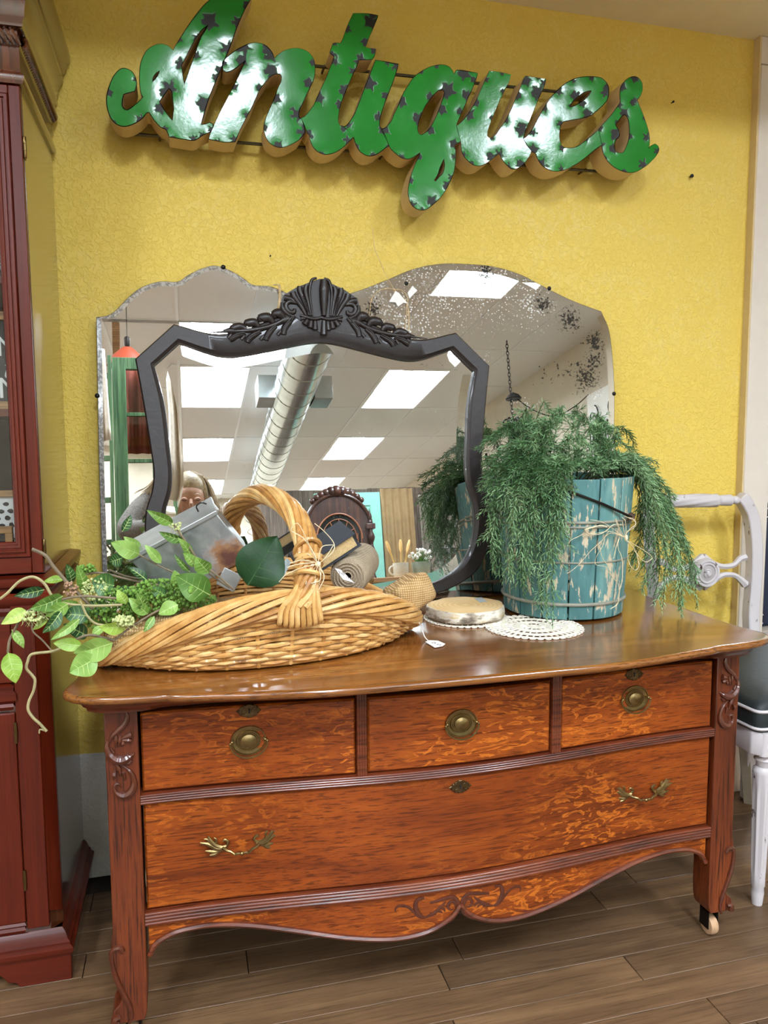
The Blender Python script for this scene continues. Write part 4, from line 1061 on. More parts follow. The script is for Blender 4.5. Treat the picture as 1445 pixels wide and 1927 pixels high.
for k in range(NRIM):
    pts = []; n = 220
    for i in range(n):
        th = 2 * PI * i / n; ph = 4 * th + 2 * PI * k / NRIM + 4 * .0
        hh = .026 - .010 * abs(math.cos(th)) ** 3
        pts.append(bpt(th, 1.0, zr(th) - hh + hh * .86 * math.sin(ph), .0085 * math.cos(ph)))
    MB().tube(pts, .0057, 6, closed=True).build('rim_rod', M_wick if k % 2 else M_wickd, bk)
hp = spline([(.205, 1.396, .835), (.214, 1.401, .875), (.222, 1.422, .93), (.206, 1.50, .998), (.160, 1.61, 1.030), (.115, 1.72, .998), (.094, 1.797, .93), (.096, 1.822, .875), (.100, 1.822, .835)], False, 10, 120)
HN = len(hp)
def frame_at(i):
    t = hp[min(i + 1, HN - 1)] - hp[max(i - 1, 0)]; t = t / np.linalg.norm(t)
    u = np.cross(t, np.array([1.0, .2, 0])); u /= np.linalg.norm(u); return u, np.cross(t, u)
for k in range(10):
    pts = []
    for i in range(HN):
        u, w = frame_at(i); ph = 2 * PI * (k / 10 + 1.6 * i / HN)
        pts.append(hp[i] + .0158 * (math.cos(ph) * u + 1.12 * math.sin(ph) * w))
    MB().tube(pts, .0062, 7).build('handle_rod', M_wick if k % 3 else M_wickd, bk)
MB().tube(hp, .011, 8).build('handle_core', M_wickd, bk)
for end, sgn in ((0, 1), (HN - 1, -1)):
    base = hp[12 if end == 0 else HN - 13]; oy = -1 if end == 0 else 1
    for k in range(8):
        s = (k - 3.5) / 3.5
        a = base + np.array([.014 * s, oy * (.006 + .006 * (1 - s * s)), -.002])
        rz = zr(math.asin(-1) if end == 0 else math.asin(1))
        edge = bpt(-PI/2 if end == 0 else PI/2, 1, 0)
        x2 = edge[0] + (.01 if end == 0 else 0) + .034 * s
        pts = spline([a, (a[0] * .6 + x2 * .4, edge[1] + oy * .018, rz - .004), (x2, edge[1] + oy * .0195, rz - .030), (x2 + .004 * s, edge[1] + oy * .0165, rz - .062 + .008 * s * s), (x2 + .004 * s, edge[1] + oy * .004, rz - .070 + .008 * s * s)], False, 5, 120)
        MB().tube(pts, .0052, 6).build('handle_foot_rod', M_wick, bk)
    for j in range(5):
        c = hp[13 + j * 2 if end == 0 else HN - 14 - j * 2]; i = 13 + j * 2 if end == 0 else HN - 14 - j * 2; u, w = frame_at(i)
        tilt = (.35 if j % 2 else -.35)
        MB().tube([c + .0245 * (math.cos(a) * u + math.sin(a) * w) + np.array([0, 0, tilt * .02 * math.cos(a)]) for a in np.linspace(0, 2*PI, 20, endpoint=False)], .0045, 6, closed=True).build('binding', M_wick, bk)
# raffia knot on handle
rb = MB()
YN = 1.385
for pts in [[(598,1062),(585,1035),(575,1010),(560,985),(548,998),(570,1012),(590,1040),(598,1062)],[(598,1062),(612,1050),(628,1025),(605,1030),(598,1062)],[(598,1062),(625,1040),(628,1022),(610,1000),(592,985)],
            [(598,1062),(570,1068),(540,1080),(525,1095)],[(598,1062),(610,1085),(600,1110)],[(598,1062),(592,1090),(588,1112)],[(598,1062),(580,1085),(575,1100)],[(598,1062),(603,1090),(585,1098)],[(596,1090),(570,1120),(545,1150),(541,1157)],
            [(540,1068),(560,1062),(598,1058)],[(545,1060),(570,1054),(600,1060)],[(600,1062),(604,1078),(600,1100),(596,1112)],[(598,1062),(590,1050),(578,1042)]]:
    rb.tube(spline([PY(x, y, YN + rnd.uniform(-.006, .006)) for x, y in pts], False, 5, 120), .0013, 5, k=.6)
rb.ball(PY(598, 1062, YN), .006, 8, 6); rb.build('raffia_bow', M_raf2, bk)

# --- galvanised box
def tin_mat():
    t = NT('galvanised tin with rust'); c = t.coord(); n = t.noise(c, 22, 4, .6); v = t.n('TexVoronoi', Vector=c, Scale=60).outputs['Distance']
    col = t.mix(.25, t.ramp(n, [(.3, srgb(146, 152, 152)), (.7, srgb(196, 200, 198))]), v, 'SOFT_LIGHT')
    d = t.n('VectorMath', _operation='DISTANCE', i0=c, i1=(.196, .0, -.008)).outputs['Value']
    r = t.ramp(t.math('ADD', d, t.math('MULTIPLY', t.noise(c, 45, 4, .7), .06)), [(.058, 1.0), (.085, 0.0)])
    r2 = t.ramp(t.math('ADD', d, t.math('MULTIPLY', t.noise(c, 60, 3), .04)), [(.035, 1.0), (.05, 0.0)])
    col = t.mix(r, col, srgb(150, 104, 64)); col = t.mix(r2, col, srgb(92, 54, 42))
    t.P(Base__Color=col, Roughness=t.math('ADD', .38, t.math('MULTIPLY', r, .4)), Metallic=t.math('SUBTRACT', .75, t.math('MULTIPLY', r, .75))); t.bump(n, .1, .002); return t.mat
M_tin = tin_mat()
M_tinp = plain('plain galvanised tin', srgb(184, 188, 186), .4, .7, var=.15, scale=20)
ex = np.array([.885, -.04, .465]); ex /= np.linalg.norm(ex)
ey = np.array([-.30, .95, .03]); ey -= ey @ ex * ex; ey /= np.linalg.norm(ey); ez = np.cross(ex, ey)
tl = PY(243, 1052, 1.57)
Q = lambda u, v, d: tl + u * ex + d * ey + v * ez
tbx = thing('metal_box', 'rusty galvanised metal box tilted in the wicker basket among the greenery', 'box', tuple(tl))
w_, h_, d_ = .190, .118, .105
b = MB(); b.add([Q(0, 0, 0), Q(w_, 0, 0), Q(w_ + .016, -h_, -.004), Q(.02, -h_, -.004), Q(0, 0, d_), Q(w_, 0, d_), Q(w_ + .016, -h_, d_), Q(.02, -h_, d_)],
      [(0,1,2,3), (5,4,7,6), (1,5,6,2), (4,0,3,7), (3,2,6,7), (0,4,5,1)]); b.build('body', M_tin, tbx, bevel=.002)
b = MB(); b.add([Q(-.003, .004, -.004), Q(w_+.003, .004, -.004), Q(w_+.003, -.0055, -.004), Q(-.003, -.0055, -.004), Q(-.003, .004, d_+.004), Q(w_+.003, .004, d_+.004), Q(w_+.003, -.0055, d_+.004), Q(-.003, -.0055, d_+.004)],
      [(0,1,2,3), (5,4,7,6), (1,5,6,2), (4,0,3,7), (3,2,6,7), (0,4,5,1)]); b.build('lid', M_tinp, tbx, bevel=.0015)
b = MB(); b.tube(spline([Q(.158, .004, .05), Q(.160, .016, .05), Q(.172, .018, .05), Q(.180, .010, .05)], False, 4, 120), .0016, 6); b.build('wire_catch', M_iron, tbx)
b = MB(); b.box(-.02, .02, -.0015, .0015, -.03, .008, M=Matrix.Translation(Vector(PY(436, 1082, 1.56))) @ Matrix.Rotation(.5, 4, 'Y')); b.build('side_flange', M_tinp, tbx, bevel=.001)
# --- burlap
def burlap(name, c1, c2, sc=260):
    t = NT(name); c = t.coord()
    wx = t.n('TexWave', Vector=t.coord((1, 0, .6)), Scale=sc / 6.28, Distortion=1.2, _bands_direction='X').outputs['Fac']
    wz = t.n('TexWave', Vector=t.coord((.4, .3, 1)), Scale=sc / 6.28, Distortion=1.2, _bands_direction='Z').outputs['Fac']
    h = t.math('MULTIPLY', wx, wz); n = t.noise(c, 40, 3)
    t.P(Base__Color=t.ramp(t.math('ADD', t.math('MULTIPLY', h, .6), t.math('MULTIPLY', n, .4)), [(.15, c1), (.6, c2)]), Roughness=.9); t.bump(h, .6, .0015); return t.mat
M_bur = burlap('burlap weave', srgb(150, 114, 66), srgb(222, 186, 132), 420)
M_lin = burlap('grey beige linen', srgb(150, 132, 108), srgb(198, 180, 152), 700)
def lump(name, c, size, rot, mat, amp, label, cat, seed):
    M = Matrix.Translation(Vector(c)) @ rot; ph = [random.Random(seed + i).uniform(0, 6) for i in range(6)]
    def f(u, v):
        a = 2 * PI * u; e = PI * (v - .5); cu = lambda x, p: math.copysign(abs(x) ** p, x)
        x, y, z = cu(math.cos(e), .55) * cu(math.cos(a), .6), cu(math.cos(e), .55) * cu(math.sin(a), .6), cu(math.sin(e), .55)
        k = 1 + amp * (math.sin(3 * x + 4 * z + ph[0]) + math.sin(5 * y - 3 * x + ph[1]) + .6 * math.sin(7 * z + 4 * y + ph[2]))
        return tuple(M @ Vector((x * size[0] * k, y * size[1] * k, z * size[2] * k)))
    o = MB().grid(f, 36, 22, cu=True).build(name, mat, loc=tuple(c)); return tag(o, label, cat)
lump('burlap_bundle', (.468, 1.585, .806), (.052, .042, .036), Matrix.Rotation(-.35, 4, 'Y') @ Matrix.Rotation(.5, 4, 'Z'), M_bur, .03, 'folded burlap bundle hanging over the right rim of the wicker basket', 'burlap', 3)
lump('burlap_bundle', (.06, 1.61, .765), (.15, .09, .04), Matrix.Identity(4), M_bur, .04, 'burlap cloth lining under the metal box inside the basket', 'burlap', 9)
lump('burlap_bundle', (-.085, 1.50, .775), (.065, .04, .022), Matrix.Rotation(-.2, 4, 'Y'), M_bur, .05, 'small burlap wrap around the leafy stems at the left basket rim', 'burlap', 5)
# linen roll
a0, a1 = PY(655, 1085, 1.50), PY(683, 1052, 1.66)
ax = (a1 - a0) / np.linalg.norm(a1 - a0); ln = np.linalg.norm(a1 - a0)
up = np.cross(ax, np.array([1.0, 0, 0])); up /= np.linalg.norm(up); sd = np.cross(up, ax)
lr = thing('linen_roll', 'rolled grey-beige linen fabric with a white paper label in the basket', 'fabric roll', tuple(a0))
b = MB(); N = 40; prof = [(.30, .003), (.36, 0), (.036 / .036, .002)]
cyl = lambda r, t: [a0 + ax * t + r * (1 + .02 * math.sin(3 * a)) * (math.cos(a) * up + math.sin(a) * sd) for a in np.linspace(0, 2*PI, N, endpoint=False)]
b.strip([cyl(.008, .004), cyl(.030, .001), cyl(.037, .004), cyl(.040, .02), cyl(.041, ln * .5), cyl(.040, ln * .9), cyl(.034, ln), cyl(.01, ln)]); b.build('roll', M_lin, lr)
b = MB(); sp = [a0 - ax * .001 + (.006 + .028 * i / 80) * (math.cos(i * .35) * up + math.sin(i * .35) * sd) for i in range(80)]
b.tube(sp, .0012, 4); b.build('roll_edge', M_lin, lr)
p4 = [PY(630, 1069, 1.458), PY(641, 1072, 1.458), PY(667, 1097, 1.458), PY(645, 1090, 1.458)]
b = MB(); b.prism([p + np.array([0, -.0004, 0]) for p in p4], p4); b.build('paper_label', M_paper, lr, smooth=False)
M_ink = plain('dark ink', srgb(60, 40, 60), .6)
def scrib(par, pts, Y, name='ink'):
    b = MB()
    for s in pts: b.tube([PY(x, y, Y) for x, y in s], .0005, 4)
    b.build(name, M_ink, par)
scrib(lr, [[(637,1074),(640,1078),(638,1080)],[(642,1078),(645,1081)],[(644,1076),(648,1080),(646,1083)],[(652,1086),(655,1084),(656,1089)],[(657,1087),(660,1086),(659,1091)]], 1.4572)
# book
bo = PY(590, 1068, 1.50); bx = np.array([.86, .02, .51]); bx /= np.linalg.norm(bx)
by = np.array([-.12, .98, .16]); by -= by @ bx * bx; by /= np.linalg.norm(by); bz = np.cross(bx, by)
bb = lambda u, v, d: bo + u * bx + d * by + v * bz
def obx(u0, u1, v0, v1, d0, d1):
    m = MB(); m.add([bb(u, v, d) for v in (v0, v1) for d in (d0, d1) for u in (u0, u1)], [(0,2,3,1),(4,5,7,6),(0,1,5,4),(1,3,7,5),(3,2,6,7),(2,0,4,6)]); return m
bkk = thing('book', 'old dark navy hardback book with tan page edges standing in the basket', 'book', tuple(bo))
M_navy = plain('dark navy book cloth', srgb(40, 46, 56), .6, var=.15, scale=200)
M_page = plain('aged page edges', srgb(206, 176, 124), .8, var=.18, scale=300, bump=.4)
obx(-.02, .106, -.0155, -.013, -.004, .095).build('cover', M_navy, bkk, bevel=.0008); obx(-.02, .106, .013, .0155, -.004, .095).build('cover', M_navy, bkk, bevel=.0008)
obx(-.023, -.020, -.0155, .0155, -.004, .095).build('spine', M_navy, bkk, bevel=.0008); obx(-.02, .099, -.013, .013, .002, .09).build('pages', M_page, bkk, bevel=.001)
# pale blue card
cb = [PY(508, 1086, 1.52), PY(540, 1050, 1.53), PY(548, 1058, 1.53), PY(530, 1092, 1.52)]
b = MB(); b.prism([p + np.array([0, -.001, 0]) for p in cb], cb); tag(b.build('card', plain('pale blue card', srgb(206, 222, 228), .6), smooth=False), 'pale blue card tucked behind the basket handle foot', 'card')
# small grey green folded cloth behind the handle
# price tag on white string
pt_ = thing('price_tag', 'white paper price tag on white string lying right of the basket', 'tag', tuple(PZ(815, 1212, .712)))
b = MB(); b.tube(spline([PY(789, 1172, 1.545), PZ(793, 1182, .735), PZ(799, 1198, .718), PZ(806, 1206, .7125)], False, 5, 120), .0011, 5); b.build('string', plain('white string', srgb(236, 232, 226), .7), pt_)
tg = [PZ(800, 1208, .7125), PZ(808, 1205, .7135), PZ(824, 1206, .7155), PZ(838, 1212, .7135), PZ(833, 1216, .7125), PZ(818, 1219, .7125)]
b = MB(); b.prism([p + np.array([0, 0, .0005]) for p in tg], tg); b.build('paper', M_paper, pt_, smooth=False)
b = MB()
for s in [[(812,1209),(815,1210)],[(816,1208),(820,1210),(818,1211)],[(822,1213),(826,1212)],[(827,1214),(830,1213)]]: b.tube([PZ(x, y, .7158) for x, y in s], .0005, 4)
b.build('ink', M_ink, pt_)
pinp = PZ(682, 1223, .713)
tag(MB().ball(pinp + np.array([0, 0, .0015]), .003, 8, 6).tube([pinp, pinp + np.array([0, .005, .016])], .0006, 5).build('pin', M_white), 'tiny white-headed pin on the dresser top below the basket', 'pin')

# ============================================================ GREENERY
def leaf_mat(name, c0, c1, c2):
    t = NT(name); c = t.coord(); n = t.noise(c, 30, 3); r = t.n('ObjectInfo').outputs['Random']
    col = t.ramp(t.math('ADD', t.math('MULTIPLY', n, .6), t.math('MULTIPLY', r, .4)), [(.3, c0), (.5, c1), (.7, c2)])
    t.P(Base__Color=col, Roughness=.45); t.put(t.b.inputs['Subsurface Weight'], 0.0); t.bump(t.noise(c, 180, 2), .2, .001); return t.mat
M_l = [leaf_mat('fresh green leaf', srgb(78, 116, 44), srgb(112, 150, 62), srgb(140, 174, 84)), leaf_mat('dark green leaf', srgb(34, 70, 34), srgb(50, 92, 46), srgb(74, 116, 60)),
       leaf_mat('lime leaf', srgb(132, 166, 60), srgb(166, 194, 84), srgb(188, 210, 112)), leaf_mat('deep glossy leaf', srgb(20, 50, 24), srgb(30, 66, 32), srgb(44, 84, 44))]
M_vein = plain('pale leaf vein', srgb(176, 196, 120), .5)
M_veind = plain('dull leaf vein', srgb(70, 104, 62), .5)
M_twig = plain('grey brown twig', srgb(122, 106, 82), .7, var=.25, scale=40)
M_twigl = plain('pale olive twig', srgb(168, 156, 110), .7, var=.2, scale=40)
def leaf(base, tip, w, mat, par, curl=.15, fold=.35, wave=.0, serr=0, vein=None):
    base, tip = np.array(base), np.array(tip); ax = tip - base; L = np.linalg.norm(ax); ax = ax / L
    view = base - CAM; view /= np.linalg.norm(view)
    sd = np.cross(ax, view); sd /= np.linalg.norm(sd); nr = np.cross(sd, ax)
    if nr @ view > 0: nr = -nr
    th = rnd.uniform(-.5, .5); sd, nr = sd * math.cos(th) + nr * math.sin(th), nr * math.cos(th) - sd * math.sin(th)
    nu, nv = 11, 7; ph = rnd.uniform(0, 6)
    def f(u, v):
        s = (v - .5) * 2; prof = (math.sin(PI * min(1, u) ** .85) ** .8) * (1 - .25 * u) if 0 < u < 1 else 0
        ww = w * .62 * prof * (1 + serr * math.sin(u * 60))
        return base + ax * L * u + sd * s * ww + nr * (fold * abs(s) * ww + curl * L * math.sin(PI * u) * .5 + wave * math.sin(9 * u + ph) * abs(s) * w)
    b = MB(); b.grid(f, nu, nv)
    b.tube([f(u, .5) - nr * .0002 for u in np.linspace(0, .97, 8)], [.0011, .001, .001, .0009, .0008, .0006, .0005, .0003], 4, mi=1)
    for u in (.2, .36, .52, .68):
        for v in (0, 1): b.tube([f(u, .5), f(u + .06, .5 + (v - .5) * .45), f(u + .11, .5 + (v - .5) * .85)], [.0006, .0005, .0002], 3, mi=1, cap=False)
    return b.build('leaf', [mat, vein or M_vein], par)
sp1 = thing('greenery_spray', 'long leafy green stems spilling left out of the wicker basket', 'plant', tuple(PY(250, 1120, 1.55)))
Ld = [(263,1044,208,1020,27,1.53,0),(303,1060,272,1025,15,1.53,0),(325,985,276,960,17,1.55,0),(348,1017,298,1000,15,1.54,0),(362,1048,335,1012,15,1.54,0),(393,1078,368,1048,26,1.50,0),(367,1065,343,1040,17,1.52,0),(357,1076,328,1042,10,1.52,0),
      (395,1120,330,1083,44,1.47,0),(337,1105,328,1073,22,1.50,0),(277,1093,240,1067,15,1.53,1),(215,1102,172,1092,36,1.50,1),(238,1135,220,1110,16,1.46,2),(278,1155,242,1125,20,1.45,0),(275,1150,257,1115,17,1.46,0),
      (165,1117,145,1063,18,1.52,0),(135,1097,124,1060,15,1.55,1),(120,1090,82,1095,12,1.53,2),(83,1110,25,1122,16,1.50,1),(118,1122,55,1146,25,1.46,0),(128,1137,85,1160,23,1.44,0),(115,1150,80,1192,19,1.44,1),(48,1148,2,1175,20,1.46,2),
      (22,1185,45,1220,14,1.46,0),(15,1228,30,1286,28,1.44,2),(90,1165,62,1185,12,1.46,2),(150,1165,95,1205,14,1.43,0),(170,1160,118,1155,28,1.45,1),(165,1197,118,1175,24,1.47,1),(195,1180,172,1197,14,1.44,0),(155,1216,100,1210,20,1.43,2),
      (212,1210,138,1230,38,1.41,0),(183,1238,131,1266,38,1.41,0),(240,1176,185,1180,24,1.43,2),(290,1160,270,1190,12,1.42,0),(335,1138,298,1156,24,1.43,0),(230,1050,205,1058,22,1.58,1),(265,1030,232,1010,14,1.60,0),(230,1000,246,968,14,1.60,1),(100,1140,78,1152,16,1.47,2),
      (200,1150,160,1135,22,1.50,1),(250,1110,215,1125,20,1.52,1),(310,1120,285,1105,18,1.50,1),(145,1150,118,1130,18,1.50,0)]
for x0, y0, x1, y1, w, Y, k in Ld:
    leaf(PY(x0, y0, Y), PY(x1, y1, Y - rnd.uniform(-.01, .03)), w / FPX * Y * 1.1, M_l[k], sp1, curl=rnd.uniform(.05, .22), fold=rnd.uniform(.15, .45), wave=.06)
dl = thing('silk_leaf', 'single large dark green serrated leaf standing in the basket beside the metal box', 'leaf', tuple(PY(470, 1100, 1.45)))
leaf(PY(466, 1102, 1.46), PY(521, 1008, 1.47), 92 / FPX * 1.46, M_l[3], dl, curl=.1, fold=.12, wave=.05, serr=.035, vein=M_veind)
twigs = [([(115,1220),(97,1226),(60,1231),(52,1245),(50,1258),(60,1270),(66,1280),(63,1300),(55,1318),(53,1335),(62,1350),(75,1362),(88,1376)], 1.45, .0026, 1), ([(88,1376),(82,1374),(75,1373),(74,1380)], 1.45, .0015, 1),
         ([(0,1127),(15,1115),(35,1095),(55,1086),(70,1088),(85,1100),(97,1120),(110,1132),(130,1137),(170,1140),(230,1138)], 1.46, .0026, 1),
         ([(15,1228),(18,1205),(30,1180),(45,1155),(65,1145),(110,1130),(160,1122),(260,1130)], 1.46, .0024, 0), ([(60,1170),(62,1188),(80,1205),(97,1224)], 1.45, .0016, 0),
         ([(60,1033),(85,1045),(100,1065),(130,1100),(165,1135),(190,1165)], 1.50, .0034, 0), ([(262,1044),(300,1065),(345,1085),(390,1105)], 1.53, .0018, 0),
         ([(325,985),(350,1020),(370,1050),(395,1080),(432,1106)], 1.53, .0020, 0), ([(155,1082),(190,1078),(240,1090),(290,1100),(350,1110)], 1.55, .0022, 0),
         ([(215,1205),(170,1195),(140,1205),(115,1220)], 1.43, .0024, 0), ([(240,1178),(185,1175),(165,1160),(155,1140),(150,1130)], 1.44, .0022, 1), ([(330,1140),(300,1148),(270,1165),(240,1185),(215,1205)], 1.43, .0020, 0), ([(395,1072),(420,1092),(440,1110)], 1.47, .0022, 0), ([(205,1072),(240,1085),(290,1092)], 1.57, .002, 0)]
for pts, Y, r, k in twigs:
    MB().tube(spline([PY(x, y, Y) for x, y in pts], False, 5, 120), r, 6).build('stem', M_twigl if k else M_twig, sp1)
M_berry = plain('small green seed buds', srgb(112, 150, 62), .5, var=.3, scale=70)
M_bud = plain('cream buds', srgb(196, 204, 138), .55, var=.15, scale=80)
M_budp = plain('dusty pink buds', srgb(178, 140, 110), .6, var=.2, scale=80)
def buds(c_px, n, rx, ry, Y, r, mat, name, d=.035):
    b = MB(); g = random.Random(int(c_px[0] * 7 + c_px[1]))
    ico = [(0,0,1),(.894,0,.447),(.276,.851,.447),(-.724,.526,.447),(-.724,-.526,.447),(.276,-.851,.447),(.724,.526,-.447),(-.276,.851,-.447),(-.894,0,-.447),(-.276,-.851,-.447),(.724,-.526,-.447),(0,0,-1)]
    fc = [(0,1,2),(0,2,3),(0,3,4),(0,4,5),(0,5,1),(1,6,2),(2,7,3),(3,8,4),(4,9,5),(5,10,1),(6,7,2),(7,8,3),(8,9,4),(9,10,5),(10,6,1),(11,7,6),(11,8,7),(11,9,8),(11,10,9),(11,6,10)]
    for _ in range(n):
        a = g.uniform(0, 6.28); q = math.sqrt(g.random()); p = PY(c_px[0] + rx * q * math.cos(a), c_px[1] + ry * q * math.sin(a), Y + g.uniform(-d, d)); s = r * g.uniform(.7, 1.25)
        b.add([p + s * np.array(i) for i in ico], fc)
        if g.random() < .5: b.tube([p, p + np.array([g.uniform(-.01, .01), .004, -.012])], .0005, 3, cap=False)
    stuff(b.build(name, mat, sp1))
for c, n, rx, ry in [((300, 1122), 620, 64, 32), ((230, 1138), 480, 52, 34), ((185, 1160), 200, 32, 22), ((370, 1128), 160, 40, 16)]: buds(c, n, rx, ry, 1.53, .0033, M_berry, 'seed_cluster', .05)
buds((62, 1160), 70, 22, 10, 1.45, .0028, M_bud, 'bud_cluster', .01); buds((178, 1108), 90, 24, 22, 1.50, .0027, M_bud, 'bud_cluster', .015); buds((232, 1168), 90, 20, 10, 1.42, .0028, M_bud, 'bud_cluster', .01)
buds((165, 1070), 60, 18, 8, 1.55, .0026, M_berry, 'seed_cluster', .01); buds((133, 1108), 45, 14, 14, 1.50, .0025, M_budp, 'bud_cluster', .01); buds((330, 990), 25, 12, 8, 1.53, .0026, M_bud, 'bud_cluster', .005)
buds((360, 1110), 3, 3, 3, 1.46, .006, M_berry, 'seed_cluster', .002)
# ============================================================ CHINA CABINET ON THE LEFT
M_mah = wood('red mahogany', srgb(78, 22, 8), srgb(96, 30, 12), srgb(112, 40, 18), 'z', .3, 0, spec=.35, fine=1.5, bump=.04, pore=.3, blotch=.25)
M_mahx = wood('red mahogany rails', srgb(78, 22, 8), srgb(96, 30, 12), srgb(112, 40, 18), 'x', .3, 0, spec=.35, fine=1.5, bump=.04, pore=.3, blotch=.25)
M_mahs = wood('polished mahogany side', srgb(66, 30, 14), srgb(92, 46, 22), srgb(112, 60, 30), 'z', .16, 1.0, fine=.7, bump=.04, spec=.9)
M_cabin = plain('dark cabinet interior', srgb(44, 26, 20), .6)
M_hinge = plain('antique brass hinge', srgb(128, 104, 66), .35, 1.0)
def glass_mat():
    t = NT('clear cabinet glass'); tr = t.n('BsdfTransparent', Color=(.95, .96, .95, 1)); g = t.n('BsdfGlossy', Color=(1, 1, 1, 1), Roughness=.02)
    f = t.n('Fresnel', IOR=1.45)
    m = t.n('MixShader', Fac=f, i1=tr, i2=g); t.t.links.new(m.outputs[0], t.out.inputs[0]); return t.mat
M_glass = glass_mat()
ca = thing('china_cabinet', 'tall glossy red mahogany china cabinet with glass door at the left of the dresser', 'cabinet', (-.80, 1.85, 0))
XR, YF, YB, XL = -.280, 1.662, 2.030, -1.32
# lower carcass with chamfered corner
b = MB(); ch = .022
poly = [(XL, YB), (XL, YF), (XR - ch, YF), (XR, YF + ch), (XR, YB)]
b.strip([[(x, y, z) for x, y in poly] for z in (.112, .868)]); n = len(poly)
b.f.append(list(range(n))); b.f.append(list(range(n, 2*n))); b.m += [0, 0]; 
b.build('lower_case', M_mahs, ca, smooth=False)
def bxp(name, x0, x1, y0, y1, z0, z1, mat=None, bev=.002, par=None): return MB().box(x0, x1, y0, y1, z0, z1).build(name, mat or M_mah, par or ca, bevel=bev)
bxp('stile', -.346, XR - ch, YF - .010, YF - .001, .125, .868)
b = MB(); b.prism([(XR - ch + .0005, YF - .010, z) for z in (.16, .868)] + [(XR + .0005, YF + ch - .010, z) for z in (.868, .145)], [(XR - ch + .0005, YF + .012, z) for z in (.16, .868)] + [(XR + .0005, YF + ch + .004, z) for z in (.868, .145)]); b.build('chamfered_corner', M_mah, ca, smooth=False)
def mould(name, prof, x0, x1, mat=M_mahx, par=None, side=None):
    """moulding running along x; prof = list of (outward, z); returns along the right side too when side = y end"""
    b = MB(); loops = []
    for o, z in prof: loops.append([(x0, YF - o, z), (x1 + o, YF - o, z)] + ([(x1 + o, side, z)] if side else []))
    b.strip([list(l) for l in zip(*loops)], closed=False)
    return b.build(name, mat, par or ca, angle=30)
# base
b = MB(); xo = -.263; yo = YF - .012
foot = spline([(xo, 0), (xo, .062), (XL, .062), (XL, .045), (-.47, .045), (-.415, .042), (-.398, .028), (-.388, .014), (-.372, .010), (-.365, 0)], True, 3, 30)
b.prism([(x, yo, z) for x, z in foot], [(x, yo + .02, z) for x, z in foot]); b.build('bracket_foot', M_mahx, ca, bevel=.002)
bxp('base_side', xo - .018, xo, yo + .0205, YB, 0, .062, M_mahs)
mould('base_moulding', [(0, .062), (.020, .063), (.024, .070), (.024, .078), (.017, .083), (.017, .088), (.012, .092), (.008, .104), (.004, .110), (0, .114)], XL, XR, side=YB)
# lower door and drawer
bxp('lower_door', XL + .03, -.348, YF - .008, YF - .001, .140, .592, M_mah)
mould('door_moulding', [(0, .116), (.006, .117), (.010, .124), (.007, .130), (.011, .135), (.008, .140), (0, .141)], XL, -.348 - .01)
bxp('drawer_front', XL + .03, -.348, YF - .008, YF - .001, .655, .780, M_mahx)
mould('drawer_moulding', [(0, .596), (.006, .598), (.011, .606), (.008, .612), (.016, .620), (.016, .634), (.010, .640), (.012, .650), (0, .654)], XL, -.358)
mould('waist_moulding', [(0, .790), (.006, .792), (.010, .802), (.006, .808), (.012, .815), (.018, .828), (.018, .834), (.010, .838), (.010, .848), (.020, .853), (.024, .862), (.024, .870), (0, .874)], XL, XR, side=YB)
MB().lathe([(.003, -.022), (.004, 0), (.003, .022)], (-.347, YF - .012, .552), 8).build('hinge', M_hinge, ca); MB().lathe([(.003, -.022), (.004, 0), (.003, .022)], (-.345, YF - .012, .235), 8).build('hinge', M_hinge, ca)
# hutch
YU = 1.668
bxp('hutch_side', XR - .018, XR, YU + .002, YB, .8745, 2.20, M_mahs, .001)
bxp('hutch_back', XL, XR - .019, YB - .015, YB, .8745, 2.20, M_cabin, 0)
bxp('hutch_side', XL, XL + .018, YU + .002, YB - .016, .8745, 2.20, M_mahs, .001)
for z in (1.20, 1.465, 1.70): bxp('shelf', XL + .019, XR - .020, YU + .05, YB - .016, z - .008, z + .008, M_mahx, .001)
bxp('hutch_floor', XL, XR - .0185, YU + .002, YB - .016, .8745, .888, M_mahx, .001)
do = MB().box(-.3020, XR - .001, YU - .012, YU + .001, .878, 1.815).build('door_stile', M_mah, ca, bevel=.0015)
bxp('door_rail', XL, -.3025, YU - .012, YU + .001, .878, .9105, M_mahx, .0015); bxp('door_rail', XL, -.3025, YU - .012, YU + .001, 1.7985, 1.815, M_mahx, .0015)
b = MB()      # stepped moulding round the glass
prof = [(0, -.012), (.002, -.0165), (.008, -.0165), (.0095, -.0125), (.011, -.0125), (.0125, -.0155), (.0175, -.0155), (.019, -.0105), (.021, -.0105), (.0225, -.012), (.028, -.011), (.030, -.004), (.034, -.003), (.036, .001)]
prof = [(o * .84, d) for o, d in prof]
x_, z0_, z1_ = -.3025, .911, 1.798
b.strip([[(XL, YU + d, z0_ + o) for o, d in prof], [(x_ - o, YU + d, z0_ + o) for o, d in prof], [(x_ - o, YU + d, z1_ - o) for o, d in prof], [(XL, YU + d, z1_ - o) for o, d in prof]], closed=False)
b.build('door_moulding', M_mah, ca, angle=30)
MB().box(XL + .02, -.3325, YU - .002, YU + .001, .945, 1.765).build('door_glass', M_glass, ca, smooth=False)
for z in (1.705, .925):
    b = MB(); b.lathe([(.0028, -.020), (.0034, -.019), (.0034, -.007), (.0028, -.0065), (.0034, -.006), (.0034, .006), (.0028, .0065), (.0034, .007), (.0034, .019), (.0028, .020)], (XR + .002, YU - .006, z), 8)
    b.box(XR - .0005, XR + .0012, YU - .004, YU + .012, z - .019, z + .019); b.build('hinge', M_hinge, ca)
